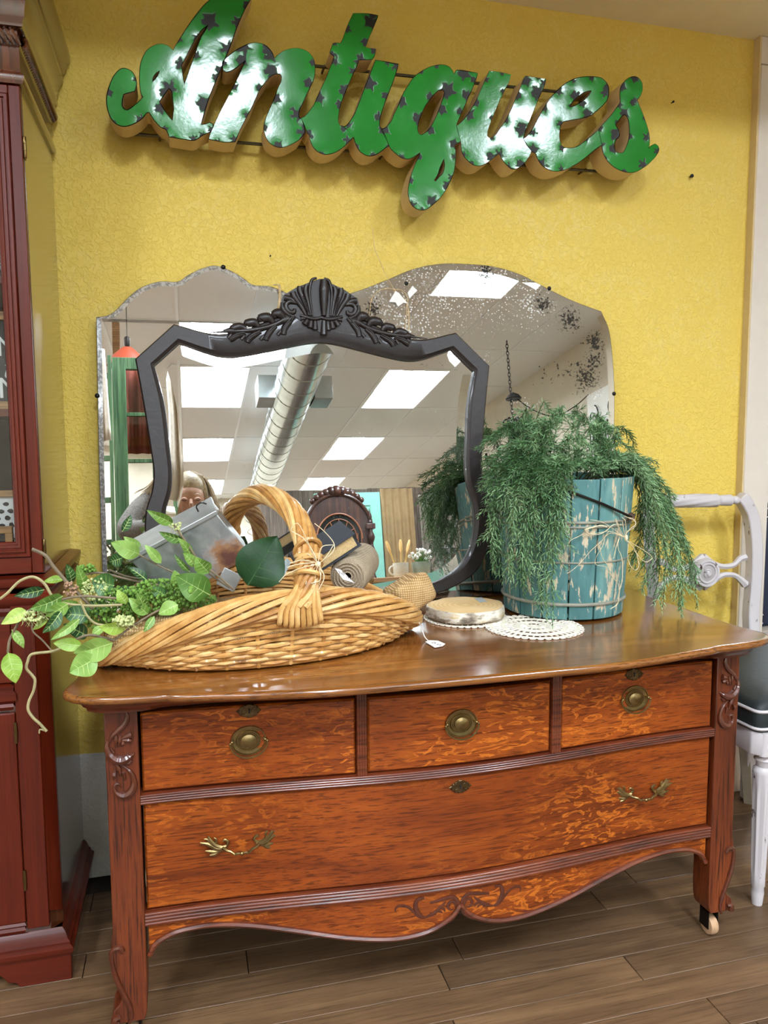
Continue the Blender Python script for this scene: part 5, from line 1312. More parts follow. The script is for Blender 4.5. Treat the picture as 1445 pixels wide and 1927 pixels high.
# cornice
def corn(name, prof, mat, top=None):
    b = MB(); loops = [[(XL, YU - .012 - o, z), (XR + .0015 + o * .9, YU - .012 - o, z), (XR + .0015 + o * .9, YB - .002, z)] for o, z in prof]
    b.strip([list(l) for l in zip(*loops)], closed=False); return b.build(name, mat, ca, angle=30)
corn('cornice', [(-.02, 1.815), (-.005, 1.816), (.004, 1.817), (.008, 1.824), (.008, 1.832), (.003, 1.838), (0, 1.844), (0, 1.884), (.004, 1.886), (-.02, 1.887)], M_mahs)
corn('cornice', [(-.02, 1.914), (.004, 1.915), (.010, 1.918), (.012, 1.928), (.016, 1.934), (.017, 1.946), (.022, 1.965), (.030, 1.980), (.033, 1.984), (.033, 1.998), (.038, 2.002), (.045, 2.02), (.052, 2.028), (.054, 2.04), (.03, 2.06), (0, 2.06)], M_mahs)
bxp('cornice_frieze', XL, XR - .0005, YU - .0115, YB - .002, 1.886, 2.055, M_mahs, 0)
b = MB(); yy = YU + .004
while yy < YB - .01:
    b.tube(spline([(XR + .004, yy, 1.887), (XR + .011, yy + .004, 1.895), (XR + .011, yy + .012, 1.907), (XR + .004, yy + .016, 1.914)], False, 3, 120), [.003, .0046, .0046, .0046, .0046, .0046, .0046, .0046, .0046, .003], 6); yy += .0105
x = XR + .004
while x > -.62:
    b.tube([(x, YU - .016, 1.887), (x - .004, YU - .0235, 1.895), (x - .012, YU - .0235, 1.907), (x - .016, YU - .016, 1.914)], [.003, .0046, .0046, .003], 6); x -= .0105
b.build('rope_moulding', M_mahs, ca)
# things behind the glass
M_frm = wood('light wood sign frame', srgb(150, 108, 64), srgb(186, 140, 90), srgb(208, 166, 116), 'x', .5, 0)
M_chalk = plain('black sign board', srgb(30, 30, 32), .55, var=.15, scale=30)
M_txt = plain('white sign lettering', srgb(230, 230, 226), .6)
def text(s, x, y, z, size, par, name='lettering', ital=0, mat=None):
    cu = bpy.data.curves.new(name, 'FONT'); cu.body = s; cu.size = size; cu.extrude = .0004; cu.shear = ital; cu.resolution_u = 3
    o = bpy.data.objects.new('tmp', cu); COL.objects.link(o); dg = bpy.context.evaluated_depsgraph_get(); me = bpy.data.meshes.new_from_object(o.evaluated_get(dg)); bpy.data.objects.remove(o)
    me.transform(Matrix.Translation(Vector((x, y, z))) @ Matrix.Rotation(PI/2, 4, 'X')); L = WL[par.name]; me.transform(Matrix.Translation(Vector((-L[0], -L[1], -L[2])))); me.materials.clear(); me.materials.append(mat or M_txt)
    return link(name, me, par)
def framed(name, label, x0, x1, z0, z1, y, fw, board, cat='sign'):
    t = thing(name, label, cat, ((x0 + x1) / 2, y, z0))
    MB().box(x0 + fw*.6, x1 - fw*.6, y - .003, y + .004, z0 + fw*.6, z1 - fw*.6).build('board', board, t, smooth=False)
    for a in ((x0, x1, z0, z0 + fw), (x0, x1, z1 - fw, z1), (x0, x0 + fw, z0 + fw, z1 - fw), (x1 - fw, x1, z0 + fw, z1 - fw)):
        MB().box(a[0], a[1], y - .010, y + .006, a[2], a[3]).build('frame_side', M_frm, t, bevel=.001)
    return t
ys = 1.80
def xz(px, py): p = PY(px, py, ys); return p[0], p[2]
xa, za = xz(22, 770); xb, zb = xz(12, 598)
f1 = framed('letter_sign', 'black sign with large white letters M t M, wood framed, on a cabinet shelf', -.62, xa + .022, 1.2085, zb + .012, ys, .018, M_chalk)
for s, px, py, sz, it in (('M', -6, 670, .058, 0), ('t', 2, 712, .072, .35), ('M', -3, 749, .062, 0)):
    x, z = xz(px, py); text(s, x, ys - .0036, z, sz, f1, ital=it)
xa, za = xz(32, 1050); _, zb = xz(30, 990)
f2 = framed('letter_sign', 'small black sign lettered end dar, wood framed, at the bottom of the cabinet', -.53, xa + .006, .8885, zb + .006, 1.745, .014, M_chalk)
for s, px, py in (('end', 0, 1032), ('e dar', -13, 1044)):
    p = PY(px, py, 1.741); text(s, p[0], 1.7412, p[2], .0145, f2)
M_card = plain('white printed card', srgb(226, 226, 224), .6)
_, zb = xz(30, 925); xa, _ = xz(36, 960)
f3 = framed('framed_print', 'white print with rows of black brush marks in a light wood frame in the cabinet', -.60, xa + .004, .8885, zb + .002, ys + .02, .014, M_card, 'picture')
b = MB(); g = random.Random(4)
for r in range(6):
    for c in range(8):
        x = xa - .028 - .020 * c + (r % 2) * .008; z = zb - .028 - .0155 * r
        ol = [(x + .0065 * math.cos(a) * g.uniform(.7, 1.25), ys + .0166, z + .0055 * math.sin(a) * g.uniform(.7, 1.25)) for a in np.linspace(.3, 6.6, 7, endpoint=False)]
        b.prism(ol, [(p[0], p[1] + .0006, p[2]) for p in ol])
b.build('brush_marks', plain('black brush paint', srgb(34, 32, 32), .6), f3, smooth=False)
c = thing('white_card', 'white lettered card standing on the upper cabinet shelf', 'card', (-.42, 1.82, 1.4735))
MB().box(-.55, -.372, 1.818, 1.826, 1.4735, 1.56).build('board', M_card, c, bevel=.001)
p = PY(0, 488, 1.817); text('to', p[0] - .004, 1.8172, p[2], .013, c, mat=M_ink); text('or', p[0] - .008, 1.8172, p[2] - .012, .013, c, mat=M_ink)

# ============================================================ GREY PAINTED CHAIR
M_gp = plain('chalky grey paint', srgb(204, 196, 196), .6, var=.05, scale=20)
def chippaint():
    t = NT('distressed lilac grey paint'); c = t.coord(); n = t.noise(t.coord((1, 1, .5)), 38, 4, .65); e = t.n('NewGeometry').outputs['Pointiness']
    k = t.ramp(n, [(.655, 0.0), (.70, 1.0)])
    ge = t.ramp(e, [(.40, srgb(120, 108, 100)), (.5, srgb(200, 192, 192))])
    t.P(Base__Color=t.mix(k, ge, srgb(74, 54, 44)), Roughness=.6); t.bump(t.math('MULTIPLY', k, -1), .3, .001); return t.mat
M_chip = chippaint()
M_taupe = plain('taupe painted wood', srgb(150, 138, 118), .6, var=.12, scale=24)
M_vinyl = plain('dark grey leatherette', srgb(34, 40, 41), .6, var=.12, scale=60, bump=.3)
chx = thing('side_chair', 'distressed grey painted chair with rosette back and dark grey seat, right of the dresser', 'chair', (1.50, 1.75, 0))
YCB = 1.925
C_ = lambda px, py, Y=YCB: PY(px, py, Y)
# top rail: turned, fluted spindle
a, c2 = C_(1222, 943.5), C_(1390, 941)
axx = (c2 - a); LR = np.linalg.norm(axx); axx /= LR; upv = np.array([0, 0, 1.0]); fw = np.cross(axx, upv)
b = MB(); prof = [(0, .010), (.02, .012), (.03, .008), (.045, .017), (.055, .019), (.60, .021), (.74, .020), (.745, .016), (.755, .016), (.76, .014), (.80, .016), (.90, .017), (.905, .012), (.915, .0085), (.935, .009), (.94, .012), (.97, .013), (.985, .010), (1.0, .008)]
loops = []; N = 28
for s in np.linspace(0, 1, 70):
    r = np.interp(s, [p[0] for p in prof], [p[1] for p in prof]); fl = .12 if .06 < s < .73 else 0
    loops.append([a + axx * LR * s + r * (1 - fl * (.5 + .5 * math.cos(7 * (2 * PI * j / N + 2.6 * s)))) * (math.cos(2*PI*j/N) * upv + math.sin(2*PI*j/N) * fw) for j in range(N)])
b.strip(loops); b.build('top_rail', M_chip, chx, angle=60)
# posts
def post2(pts, name='back_post'):
    b = MB(); sp = spline([C_(x, y, Y) for x, y, Y in pts], False, 6, 120)
    n = len(sp); loops = []
    for i, p in enumerate(sp):
        t = sp[min(i+1, n-1)] - sp[max(i-1, 0)]; t /= np.linalg.norm(t); s = np.cross(t, np.array([0, 1.0, 0])); s /= np.linalg.norm(s)
        w, d = .0185, .017
        loops.append([p + s * w + np.array([0, -d, 0]), p - s * w + np.array([0, -d, 0]), p - s * w + np.array([0, d, 0]), p + s * w + np.array([0, d, 0])])
    b.strip(loops); b.f.append([0, 1, 2, 3]); b.f.append([len(b.v) - 4 + k for k in range(4)]); b.m += [0, 0]
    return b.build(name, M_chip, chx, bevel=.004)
post2([(1391, 934, 1.945), (1402, 948, 1.942), (1413, 975, 1.94), (1419, 1030, 1.93), (1418, 1090, 1.92), (1413, 1150, 1.91), (1414, 1200, 1.90), (1416, 1300, 1.90), (1411, 1400, 1.92), (1407, 1500, 1.97)])
lp = [C_(1391, 934, 1.945), C_(1402, 948, 1.942)]
b = MB(); x0 = a[0] + .012
spl = [(x0, 1.945, a[2] + .005), (x0 - .002, 1.94, a[2] - .05), (x0 - .004, 1.93, a[2] - .13), (x0 - .002, 1.91, a[2] - .25), (x0 + .012, 1.90, .40), (x0 + .01, 1.92, .2), (x0 + .01, 1.97, .0)]
b.tube(spline(spl, False, 6, 120), .019, 4); b.build('back_post', M_chip, chx)
# rosette splat with curved arms
rc = C_(1321, 1076)
b = MB(); b.lathe([(.001, -.028), (.005, -.028), (.006, -.025), (.014, -.022), (.024, -.021), (.026, -.024), (.030, -.024), (.032, -.020), (.034, -.023), (.040, -.023), (.043, -.016), (.043, .006), (.001, .007)], (rc[0], YCB - .004, rc[2]), 40, ax='y')
sp = [np.array([rc[0] + (.004 + .010 * i / 40) * math.cos(i * .3), YCB - .028, rc[2] + (.004 + .010 * i / 40) * math.sin(i * .3)]) for i in range(36)]
b.tube(sp, .0022, 5); b.build('rosette', M_chip, chx, angle=50)
for s in (1, -1):
    for up_, pts in ((1, [(1322, 1047), (1340, 1060), (1360, 1066), (1380, 1063), (1392, 1052), (1402, 1048)]), (0, [(1322, 1106), (1345, 1090), (1360, 1082), (1380, 1082), (1392, 1090), (1402, 1100)])):
        P_ = [C_(x, y) for x, y in pts]
        if s < 0: P_ = [np.array([2 * rc[0] - p[0], p[1], p[2]]) for p in P_]
        MB().tube(spline(P_, False, 5, 120), [.010, .008, .0075, .009, .011], 4, k=.9).build('splat_arm', M_chip, chx, bevel=.002) if False else \
        MB().tube(spline(P_, False, 5, 120), list(np.interp(np.linspace(0, 1, 26), [0, .4, .7, 1], [.011, .0085, .008, .0125])), 6).build('splat_arm', M_chip, chx)
# seat
xl, xr, y0c, y1c = 1.288, 1.72, 1.47, 1.955
zs = .445
fr = [(xl + .03, y1c), (xl, y0c + .02), (xl + .02, y0c), (xr + .06, y0c), (xr + .08, y0c + .02), (xr, y1c)]
b = MB(); b.strip([[(x, y, zs - .058) for x, y in fr], [(x, y, zs) for x, y in fr]]); b.f += [[0,1,2,3,4,5], [6,7,8,9,10,11]]; b.m += [0, 0]; b.build('seat_rail', M_chip, chx, bevel=.004)
cx_, cy_ = sum(p[0] for p in fr) / 6, sum(p[1] for p in fr) / 6
sc_ = lambda k, z: [(cx_ + (x - cx_) * k, cy_ + (y - cy_) * k, z) for x, y in spline(fr, True, 4, 120)]
b = MB(); b.strip([sc_(.985, zs + .001), sc_(1.0, zs + .012), sc_(1.0, zs + .045), sc_(.985, zs + .062), sc_(.93, zs + .075), sc_(.6, zs + .092), sc_(.05, zs + .095)]); b.f.append(list(range(len(b.v) - 24, len(b.v)))); b.m.append(0); b.build('seat_cushion', M_vinyl, chx, angle=80)
for k, z in ((1.003, zs + .010), (1.0, zs + .052)):
    MB().tube(sc_(k, z), .004, 6, closed=True).build('piping', M_gp, chx)
def cleg(x, y):
    b = MB(); loops = []; N = 32
    prof = [(.4445, .0285), (.3865, .0285), (.385, .021), (.378, .017), (.370, .022), (.362, .017), (.352, .016), (.345, .023), (.335, .0235), (.05, .0165), (.045, .014), (.03, .015), (.0, .012)]
    for z in sorted(set([p[0] for p in prof] + list(np.linspace(.05, .335, 12))), reverse=True):
        r = np.interp(z, [p[0] for p in prof][::-1], [p[1] for p in prof][::-1]); sq = z >= .386; fl = .14 if .055 < z < .33 else 0
        loops.append([(x + r * (1 - fl * (.5 + .5 * math.cos(8 * 2*PI*j/N))) * (max(-.8, min(.8, math.cos(2*PI*j/N))) * 1.25 if sq else math.cos(2*PI*j/N)), y + r * (1 - fl * (.5 + .5 * math.cos(8 * 2*PI*j/N))) * (max(-.8, min(.8, math.sin(2*PI*j/N))) * 1.25 if sq else math.sin(2*PI*j/N)), z) for j in range(N)])
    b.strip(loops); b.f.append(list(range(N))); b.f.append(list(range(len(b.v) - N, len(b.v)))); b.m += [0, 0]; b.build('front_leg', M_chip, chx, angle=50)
cleg(1.332, 1.496); cleg(xr + .04, 1.496)
b = MB(); t0, t1 = np.array([1.615, 1.92, .40]), PZ(1408, 1510, 0)
b.tube([t0, t0 * .5 + t1 * .5, t1], [.025, .022, .018], 4); b.build('back_leg', M_taupe, chx, bevel=.002)
# ============================================================ BEYOND THE DOORWAY
M_nav = plain('navy trunk fabric', srgb(26, 38, 66), .5, var=.2, scale=60)
M_chr = plain('steel rivet', srgb(220, 222, 226), .25, 1.0)
yt = 2.62; tx0 = PY(1432, 1040, yt)[0] - .02; zt1 = PY(1440, 950, yt)[2]; zt0 = PY(1430, 1180, yt)[2]
tr = thing('storage_trunk', 'navy blue trunk with riveted corners standing in the room beyond the doorway', 'trunk', (tx0 + .3, yt + .2, zt0))
MB().box(tx0, tx0 + .6, yt, yt + .4, zt0, zt1).build('body', M_nav, tr, bevel=.012)
for z, h in ((zt0 + .037, .035), (zt1 - .03, .035)):
    MB().box(tx0 - .004, tx0 + .05, yt - .004, yt + .05, z - h, z + h).build('corner_guard', plain('dark navy metal', srgb(34, 40, 62), .35, .3), tr, bevel=.004)
    b = MB()
    for dx in (.008, .022, .036): 
        for dz in (-.02, .015): b.ball((tx0 + dx, yt - .005, z + dz), .0045, 8, 6)
    b.build('rivet', M_chr, tr)
hm = thing('helmet', 'white helmet with red side stripe on top of the navy trunk', 'helmet', (tx0 + .14, yt + .12, zt1))
b = MB(); b.grid(lambda u, v: (tx0 + .14 + .135 * math.sin(PI * .5 * v + .05) * math.cos(2*PI*u), yt + .12 + .115 * math.sin(PI * .5 * v + .05) * math.sin(2*PI*u), zt1 + .008 + .125 * math.cos(PI * .5 * v)), 28, 10, cu=True); b.build('shell', M_white, hm)
b = MB(); b.grid(lambda u, v: (tx0 + .14 + .1375 * math.sin(PI * .5 * (.72 + .27 * v)) * math.cos(PI * (.93 + .25 * u)), yt + .12 + .1175 * math.sin(PI * .5 * (.72 + .27 * v)) * math.sin(PI * (.93 + .25 * u)), zt1 + .008 + .127 * math.cos(PI * .5 * (.72 + .27 * v))), 8, 5); b.build('stripe', plain('red stripe', srgb(180, 24, 40), .4), hm)
b = MB(); b.tube([(tx0 + .025, yt + .035, zt1 + .075), (tx0 + .035, yt + .022, zt1 + .06), (tx0 + .045, yt + .018, zt1 + .085)], .004, 5); b.build('emblem', M_dark, hm)
tb = thing('table', 'plain grey table under the navy trunk beyond the doorway', 'table', (tx0 + .35, yt + .25, 0))
MB().box(tx0 - .06, tx0 + .8, yt - .06, yt + .55, zt0 - .03, zt0 - .0005).build('tabletop', plain('grey table paint', srgb(176, 170, 164), .6), tb, bevel=.003)
for x in (tx0 - .03, tx0 + .77):
    for y in (yt - .03, yt + .52): MB().box(x - .02, x + .02, y - .02, y + .02, 0, zt0 - .031).build('leg', M_gp, tb, bevel=.002)
sh = thing('shelf_unit', 'pale green shelf unit with wood shelves in the room beyond the doorway', 'shelf', (3.0, 3.9, 0))
M_mint = plain('pale green paint', srgb(176, 210, 190), .6)
x0, x1, y0, y1 = 2.55, 3.7, 3.7, 4.0
MB().box(x0, x1, y1 - .02, y1, 0, 2.1).build('back_panel', M_mint, sh, smooth=False); MB().box(x0, x0 + .03, y0, y1 - .021, 0, 2.1).build('side_panel', M_mint, sh, smooth=False); MB().box(x1 - .03, x1, y0, y1 - .021, 0, 2.1).build('side_panel', M_mint, sh, smooth=False)
for z in (.1, .55, 1.0, 1.45, 2.06): MB().box(x0 + .031, x1 - .031, y0, y1 - .021, z, z + .03).build('shelf', M_frm, sh, bevel=.002)
def vase(x, z, h, r, mat, label):
    t = MB().lathe([(r * .6, 0), (r, h * .3), (r * .9, h * .6), (r * .45, h * .8), (r * .6, h), (r * .5, h), (r * .35, h * .8)], (x, 3.85, z), 20).build('vase', mat, loc=(x, 3.85, z)); tag(t, label, 'vase')
vase(3.08, 1.481, .34, .09, plain('pale blue glaze', srgb(190, 206, 222), .3), 'pale blue vase on the upper shelf beyond the doorway'); vase(3.25, 1.031, .26, .1, plain('tan glaze', srgb(206, 170, 120), .4), 'tan rounded vase on the middle shelf beyond the doorway')
vase(2.95, 1.031, .2, .07, plain('dark glaze', srgb(60, 62, 66), .3), 'dark small vase on the middle shelf beyond the doorway')
# ============================================================ WHAT THE MIRRORS SHOW: THE SHOP BEHIND THE CAMERA
A_, B_ = np.array([.86, -.6, 2.66]), np.array([1.12, -9.3, 2.66])
du = thing('air_duct', 'round shiny galvanised air duct hanging under the tiled ceiling, seen in the mirrors', 'duct', tuple((A_ + B_) / 2))
b = MB(); b.tube([A_ + (B_ - A_) * t for t in np.linspace(0, 1, 12)], .168, 28); b.build('pipe', M_metal, du)
b = MB()
for t in np.linspace(.005, .995, 26):
    c = A_ + (B_ - A_) * t; b.tube([c + .169 * np.array([math.cos(a), -.03 * math.cos(a) + .12 * math.sin(a), math.sin(a)]) for a in np.linspace(0, 2*PI, 24, endpoint=False)], .0035, 5, closed=True)
b.build('seam', M_metal, du)
for s, x in ((-1, .62), (1, 1.09)): MB().box(x, x + .16, -2.75, -2.45, 2.60, 2.80).build('side_outlet', M_metal, du, bevel=.004)
for t in (.15, .5, .85):
    c = A_ + (B_ - A_) * t; MB().box(c[0] - .01, c[0] + .01, c[1] - .01, c[1] + .01, c[2] + .165, 2.995).build('hanger', M_metal, du, smooth=False)
# carved cabinet with arched glass
M_walnut = wood('dark carved walnut', srgb(44, 24, 18), srgb(74, 42, 30), srgb(98, 58, 42), 'z', .4, .3)
M_munt = plain('orange brown glazing bar', srgb(150, 92, 60), .5)
cb2 = thing('carved_cabinet', 'dark carved wooden cabinet with arched glass top, seen in the framed mirror', 'cabinet', (1.6, -4.52, 0))
MB().box(1.26, 1.94, -4.75, -4.31, 0, 1.70).build('body', M_walnut, cb2, bevel=.004)
arc = [(1.6 + .36 * math.cos(a), 1.70 + .39 * math.sin(a)) for a in np.linspace(0, PI, 24)]
b = MB(); b.prism([(x, -4.31, z) for x, z in arc], [(x, -4.7, z) for x, z in arc]); b.build('bonnet', M_walnut, cb2, angle=40)
b = MB(); b.tube([(1.6 + .365 * math.cos(a), -4.31, 1.70 + .395 * math.sin(a)) for a in np.linspace(0, PI, 24)], .022, 8); b.build('arch_moulding', M_walnut, cb2)
b = MB()
for a, r in [(90, .07), (82, .06), (98, .06), (74, .05), (106, .05), (66, .045), (114, .045), (58, .04), (122, .04), (50, .034), (130, .034)]:
    a = math.radians(a); b.ball((1.6 + .42 * math.cos(a), -4.33, 1.70 + .43 * math.sin(a)), r, 10, 8)
b.build('crest_carving', M_walnut, cb2)
garc = [(1.6 + .25 * math.cos(a), 1.60 + .28 * math.sin(a)) for a in np.linspace(0, PI, 20)] + [(1.35, 1.0), (1.85, 1.0)]
b = MB(); b.prism([(x, -4.302, z) for x, z in garc], [(x, -4.309, z) for x, z in garc]); b.build('glass', plain('dark old glass', srgb(30, 34, 34), .08), cb2, smooth=False)
b = MB(); b.tube([(1.6 + .25 * math.cos(a), -4.298, 1.60 + .28 * math.sin(a)) for a in np.linspace(0, PI, 20)], .009, 6)
b.tube([(1.6 + .19 * math.cos(a), -4.298, 1.60 + .22 * math.sin(a)) for a in np.linspace(0, PI, 20)], .005, 6)
for a in (30, 60, 90, 120, 150):
    a = math.radians(a); b.tube(spline([(1.6, -4.298, 1.52), (1.6 + .10 * math.cos(a), -4.298, 1.66), (1.6 + .19 * math.cos(a), -4.298, 1.60 + .22 * math.sin(a))], False, 4, 120), .005, 6)
for x in (1.36, 1.40, 1.8, 1.84): b.tube([(x, -4.298, 1.05), (x, -4.298, 1.66)], .005, 6)
b.build('glazing_bars', M_munt, cb2)
for x in (1.24, 1.93):
    MB().box(x - .035, x + .065, -4.74, -4.26, 1.70, 1.76).build('corner_cap', M_walnut, cb2, bevel=.006)
    MB().lathe([(.012, 1.76), (.03, 1.775), (.012, 1.80), (.026, 1.83), (.02, 1.86), (.006, 1.90), (.001, 1.93)], (x + .015, -4.30, 0), 14).build('finial', M_walnut, cb2)
    b = MB(); b.lathe([(.03 + .012 * math.sin(z * 40), z) for z in np.linspace(.5, 1.70, 40)], (x + .015, -4.285, 0), 12); b.build('twisted_column', M_walnut, cb2)
# aqua door
M_aqua = plain('aqua painted door', srgb(146, 214, 196), .55, var=.06, scale=12)
ad = thing('aqua_door', 'pale aqua panelled door standing behind the carved cabinet, seen in the mirror', 'door', (1.82, -4.83, 0))
MB().box(1.43, 2.21, -4.86, -4.82, 0, 2.20).build('slab', M_aqua, ad, bevel=.003)
for z0, z1 in ((.25, .95), (1.15, 2.05)):
    b = MB(); x0, x1 = 1.55, 2.09
    for p, q_ in (((x0, z0), (x1, z0)), ((x1, z0), (x1, z1)), ((x1, z1), (x0, z1)), ((x0, z1), (x0, z0))): b.tube([(p[0], -4.818, p[1]), (q_[0], -4.818, q_[1])], .012, 6)
    b.build('panel_moulding', M_aqua, ad)
# partition, curtains
M_part = wood('grey brown partition boards', srgb(92, 80, 70), srgb(124, 108, 94), srgb(146, 130, 114), 'z', .7, 0)
pt2 = thing('partition', 'grey brown wooden board partition at the back of the shop, seen in the mirror', 'partition', (2.1, -5.15, 0))
x = .75
while x < 3.55:
    MB().box(x, x + .196, -5.2, -5.15, 0, 2.30 + rnd.uniform(-.03, .02)).build('board', M_part, pt2, bevel=.003); x += .2
M_curt = plain('tan curtain cloth', srgb(168, 140, 100), .85, var=.12, scale=12)
M_curtg = plain('grey lace cloth', srgb(150, 140, 128), .9, var=.15, scale=40)
def curtain(x0, x1, z0, z1, y, mat, label):
    o = MB().grid(lambda u, v: (x0 + (x1 - x0) * u, y + .03 * math.sin(u * 26) * (.4 + .6 * (1 - v)), z0 + (z1 - z0) * v), 60, 6).build('curtain', mat); o.modifiers.new('thick', 'SOLIDIFY').thickness = .004
    tag(o, label, 'curtain')
curtain(2.28, 2.68, .2, 2.28, -5.06, M_curt, 'tan hanging curtain right of the aqua door, seen in the mirror')
curtain(2.76, 3.0, 1.2, 2.2, -5.08, M_curtg, 'short grey cloth hanging left on the board partition, seen in the mirror'); curtain(3.04, 3.26, .8, 2.27, -5.08, M_curtg, 'long pale grey lace cloth at the right end of the partition, seen in the mirror')
# sideboard with mug, planter, small cabinet
sb = thing('sideboard', 'pale sideboard behind the camera carrying a mug, planter and small dark cabinet', 'sideboard', (1.55, -1.45, 0))
MB().box(1.15, 1.95, -1.75, -1.16, .94, .975).build('top', M_frm, sb, bevel=.004); MB().box(1.18, 1.92, -1.73, -1.19, .08, .939).build('case', M_aqua, sb, bevel=.003)
for x in (1.2, 1.9):
    for y in (-1.71, -1.21): MB().box(x - .018, x + .018, y - .018, y + .018, 0, .0795).build('leg', M_aqua, sb)
for x in (1.22, 1.565): MB().box(x, x + .32, -1.19, -1.178, .15, .88).build('door', M_aqua, sb, bevel=.003)
M_mug = plain('speckled cream stoneware', srgb(206, 204, 190), .4, var=.1, scale=60)
mg = thing('mug', 'cream stoneware mug of wooden utensils on the sideboard, seen in the mirror', 'mug', (1.418, -1.30, .976))
MB().lathe([(.045, 0), (.052, .01), (.055, .10), (.051, .10), (.046, .012), (.001, .012)], (1.418, -1.30, .976), 24).build('cup', M_mug, mg)
MB().tube([(1.366 - .03 * math.sin(a), -1.30, 1.028 - .03 * math.cos(a)) for a in np.linspace(0, PI, 10)], .007, 6).build('handle', M_mug, mg)
M_ut = plain('pale wooden utensil', srgb(226, 190, 120), .55, var=.12, scale=20)
for i, (dx, dy, lab) in enumerate(((-.055, 0, 'leftmost'), (.0, .03, 'tall middle'), (.045, 0, 'rightmost'))):
    p0_, p1_ = np.array([1.418 + dx * .3, -1.30 + dy * .3, .990]), np.array([1.418 + dx * 1.2, -1.30 + dy, 1.15])
    d = (p1_ - p0_) / np.linalg.norm(p1_ - p0_)
    b = MB(); b.tube([p0_, p1_], .006, 6); b.tube([p1_ - d * .01, p1_ + d * .02, p1_ + d * .06, p1_ + d * .085], [.009, .034, .034, .020], 10, k=.22)
    tag(b.build('wooden_spoon', M_ut), '%s pale wooden spatula standing in the cream mug' % lab, 'utensil')
pl2 = thing('planter', 'grey-green pot of white flowers beside the cream mug, seen in the mirror', 'planter', (1.566, -1.30, .976))
MB().lathe([(.05, 0), (.062, .02), (.066, .10), (.06, .10), (.055, .085), (.001, .08)], (1.566, -1.30, .976), 20).build('pot', plain('grey green glaze', srgb(150, 168, 156), .4), pl2)
b = MB(); b2 = MB()
for i in range(34):
    a, r = rnd.uniform(0, 6.28), rnd.uniform(.02, .09); p = np.array([1.566 + r * math.cos(a), -1.30 + r * math.sin(a), 1.09 + rnd.uniform(.0, .08)])
    b.tube([(1.566, -1.30, 1.06), p], [.003, .002], 4); b2.ball(p, .011, 6, 5)
b.build('stems', M_l[0], pl2); b2.build('flowers', M_white, pl2)
sm = thing('small_cabinet', 'small dark red-brown cabinet at the right end of the sideboard, seen in the mirror', 'cabinet', (1.78, -1.38, .976))
MB().box(1.70, 1.87, -1.48, -1.26, .976, 1.14).build('body', M_walnut, sm, bevel=.003); MB().box(1.685, 1.885, -1.49, -1.245, 1.1405, 1.165).build('top', M_walnut, sm, bevel=.006)
MB().box(1.715, 1.855, -1.26, -1.252, .99, 1.125).build('door', M_mahx, sm, bevel=.002)
# chandelier, cord, ironwork
chd = thing('chandelier', 'black iron chandelier hanging on a chain by the beige wall, seen in the arched mirror', 'chandelier', (2.93, -2.5, 2.2))
b = MB(); z = 2.99; k = 0
while z > 2.26:
    b.tube([(2.93 + .012 * math.cos(a) * (k % 2), -2.5 + .012 * math.cos(a) * (1 - k % 2), z - .02 + .022 * math.sin(a)) for a in np.linspace(0, 2*PI, 10, endpoint=False)], .0035, 5, closed=True); z -= .034; k += 1
b.build('chain', M_iron, chd)
MB().lathe([(.002, 2.50), (.05, 2.475), (.075, 2.44), (.07, 2.43), (.002, 2.44)], (2.955, -2.5, 0), 18).build('canopy', M_iron, chd)
b = MB(); b.lathe([(.008, 2.26), (.03, 2.24), (.024, 2.18), (.02, 2.0), (.03, 1.96), (.002, 1.93)], (2.93, -2.5, 0), 12)
for a in np.linspace(0, 2*PI, 5, endpoint=False):
    c, s = math.cos(a), math.sin(a)
    b.tube(spline([(2.93 + r * c, -2.5 + r * s, z) for r, z in ((.02, 2.20), (.05, 2.25), (.085, 2.235), (.085, 2.19), (.05, 2.19))], False, 4, 120), .008, 6)
    b.tube(spline([(2.93 + r * c, -2.5 + r * s, z) for r, z in ((.025, 2.18), (.06, 2.0), (.12, 1.86), (.22, 1.82), (.27, 1.88))], False, 4, 120), .009, 6)
    b.lathe([(.002, 1.88), (.03, 1.895), (.012, 1.90), (.012, 1.96)], (2.93 + .27 * c, -2.5 + .27 * s, 0), 10)
b.build('iron_arms', M_iron, chd)
tag(MB().tube(spline([(2.97, -2.5, 2.45), (3.15, -2.5, 2.33), (3.35, -2.48, 2.27), (3.55, -2.46, 2.36), (3.694, -2.45, 2.47)], False, 6, 120), .005, 6).build('lamp_cord', M_iron), 'grey cord sagging from the chandelier to the beige wall, seen in the arched mirror', 'cord')
wb = MB().box(3.678, 3.699, -2.46, -1.2, 1.2, 2.46).build('wall_board', M_white, bevel=.003); tag(wb, 'white board fixed to the beige right wall, seen in the arched mirror', 'board')
iw = thing('iron_gate', 'black wrought iron gate panel with scroll tops on the white board, seen in the mirror', 'ironwork', (3.66, -2.3, 2.0))
b = MB()
for y in np.linspace(-2.42, -1.9, 11): b.tube([(3.66, y, 1.5), (3.66, y, 2.16)], .006, 5)
b.tube([(3.66, -2.44, 2.14), (3.66, -1.88, 2.14)], .008, 6); b.tube([(3.66, -2.44, 1.55), (3.66, -1.88, 1.55)], .008, 6); b.build('bars', M_iron, iw)
b = MB()
for yc, s in ((-2.34, 1), (-1.98, -1)):
    b.tube([(3.66, yc + s * (.015 + .012 * a) * math.cos(a) , 2.235 + (.015 + .012 * a) * math.sin(a)) for a in np.linspace(0, 7.4, 34)], .007, 5)
b.build('scroll', M_iron, iw)
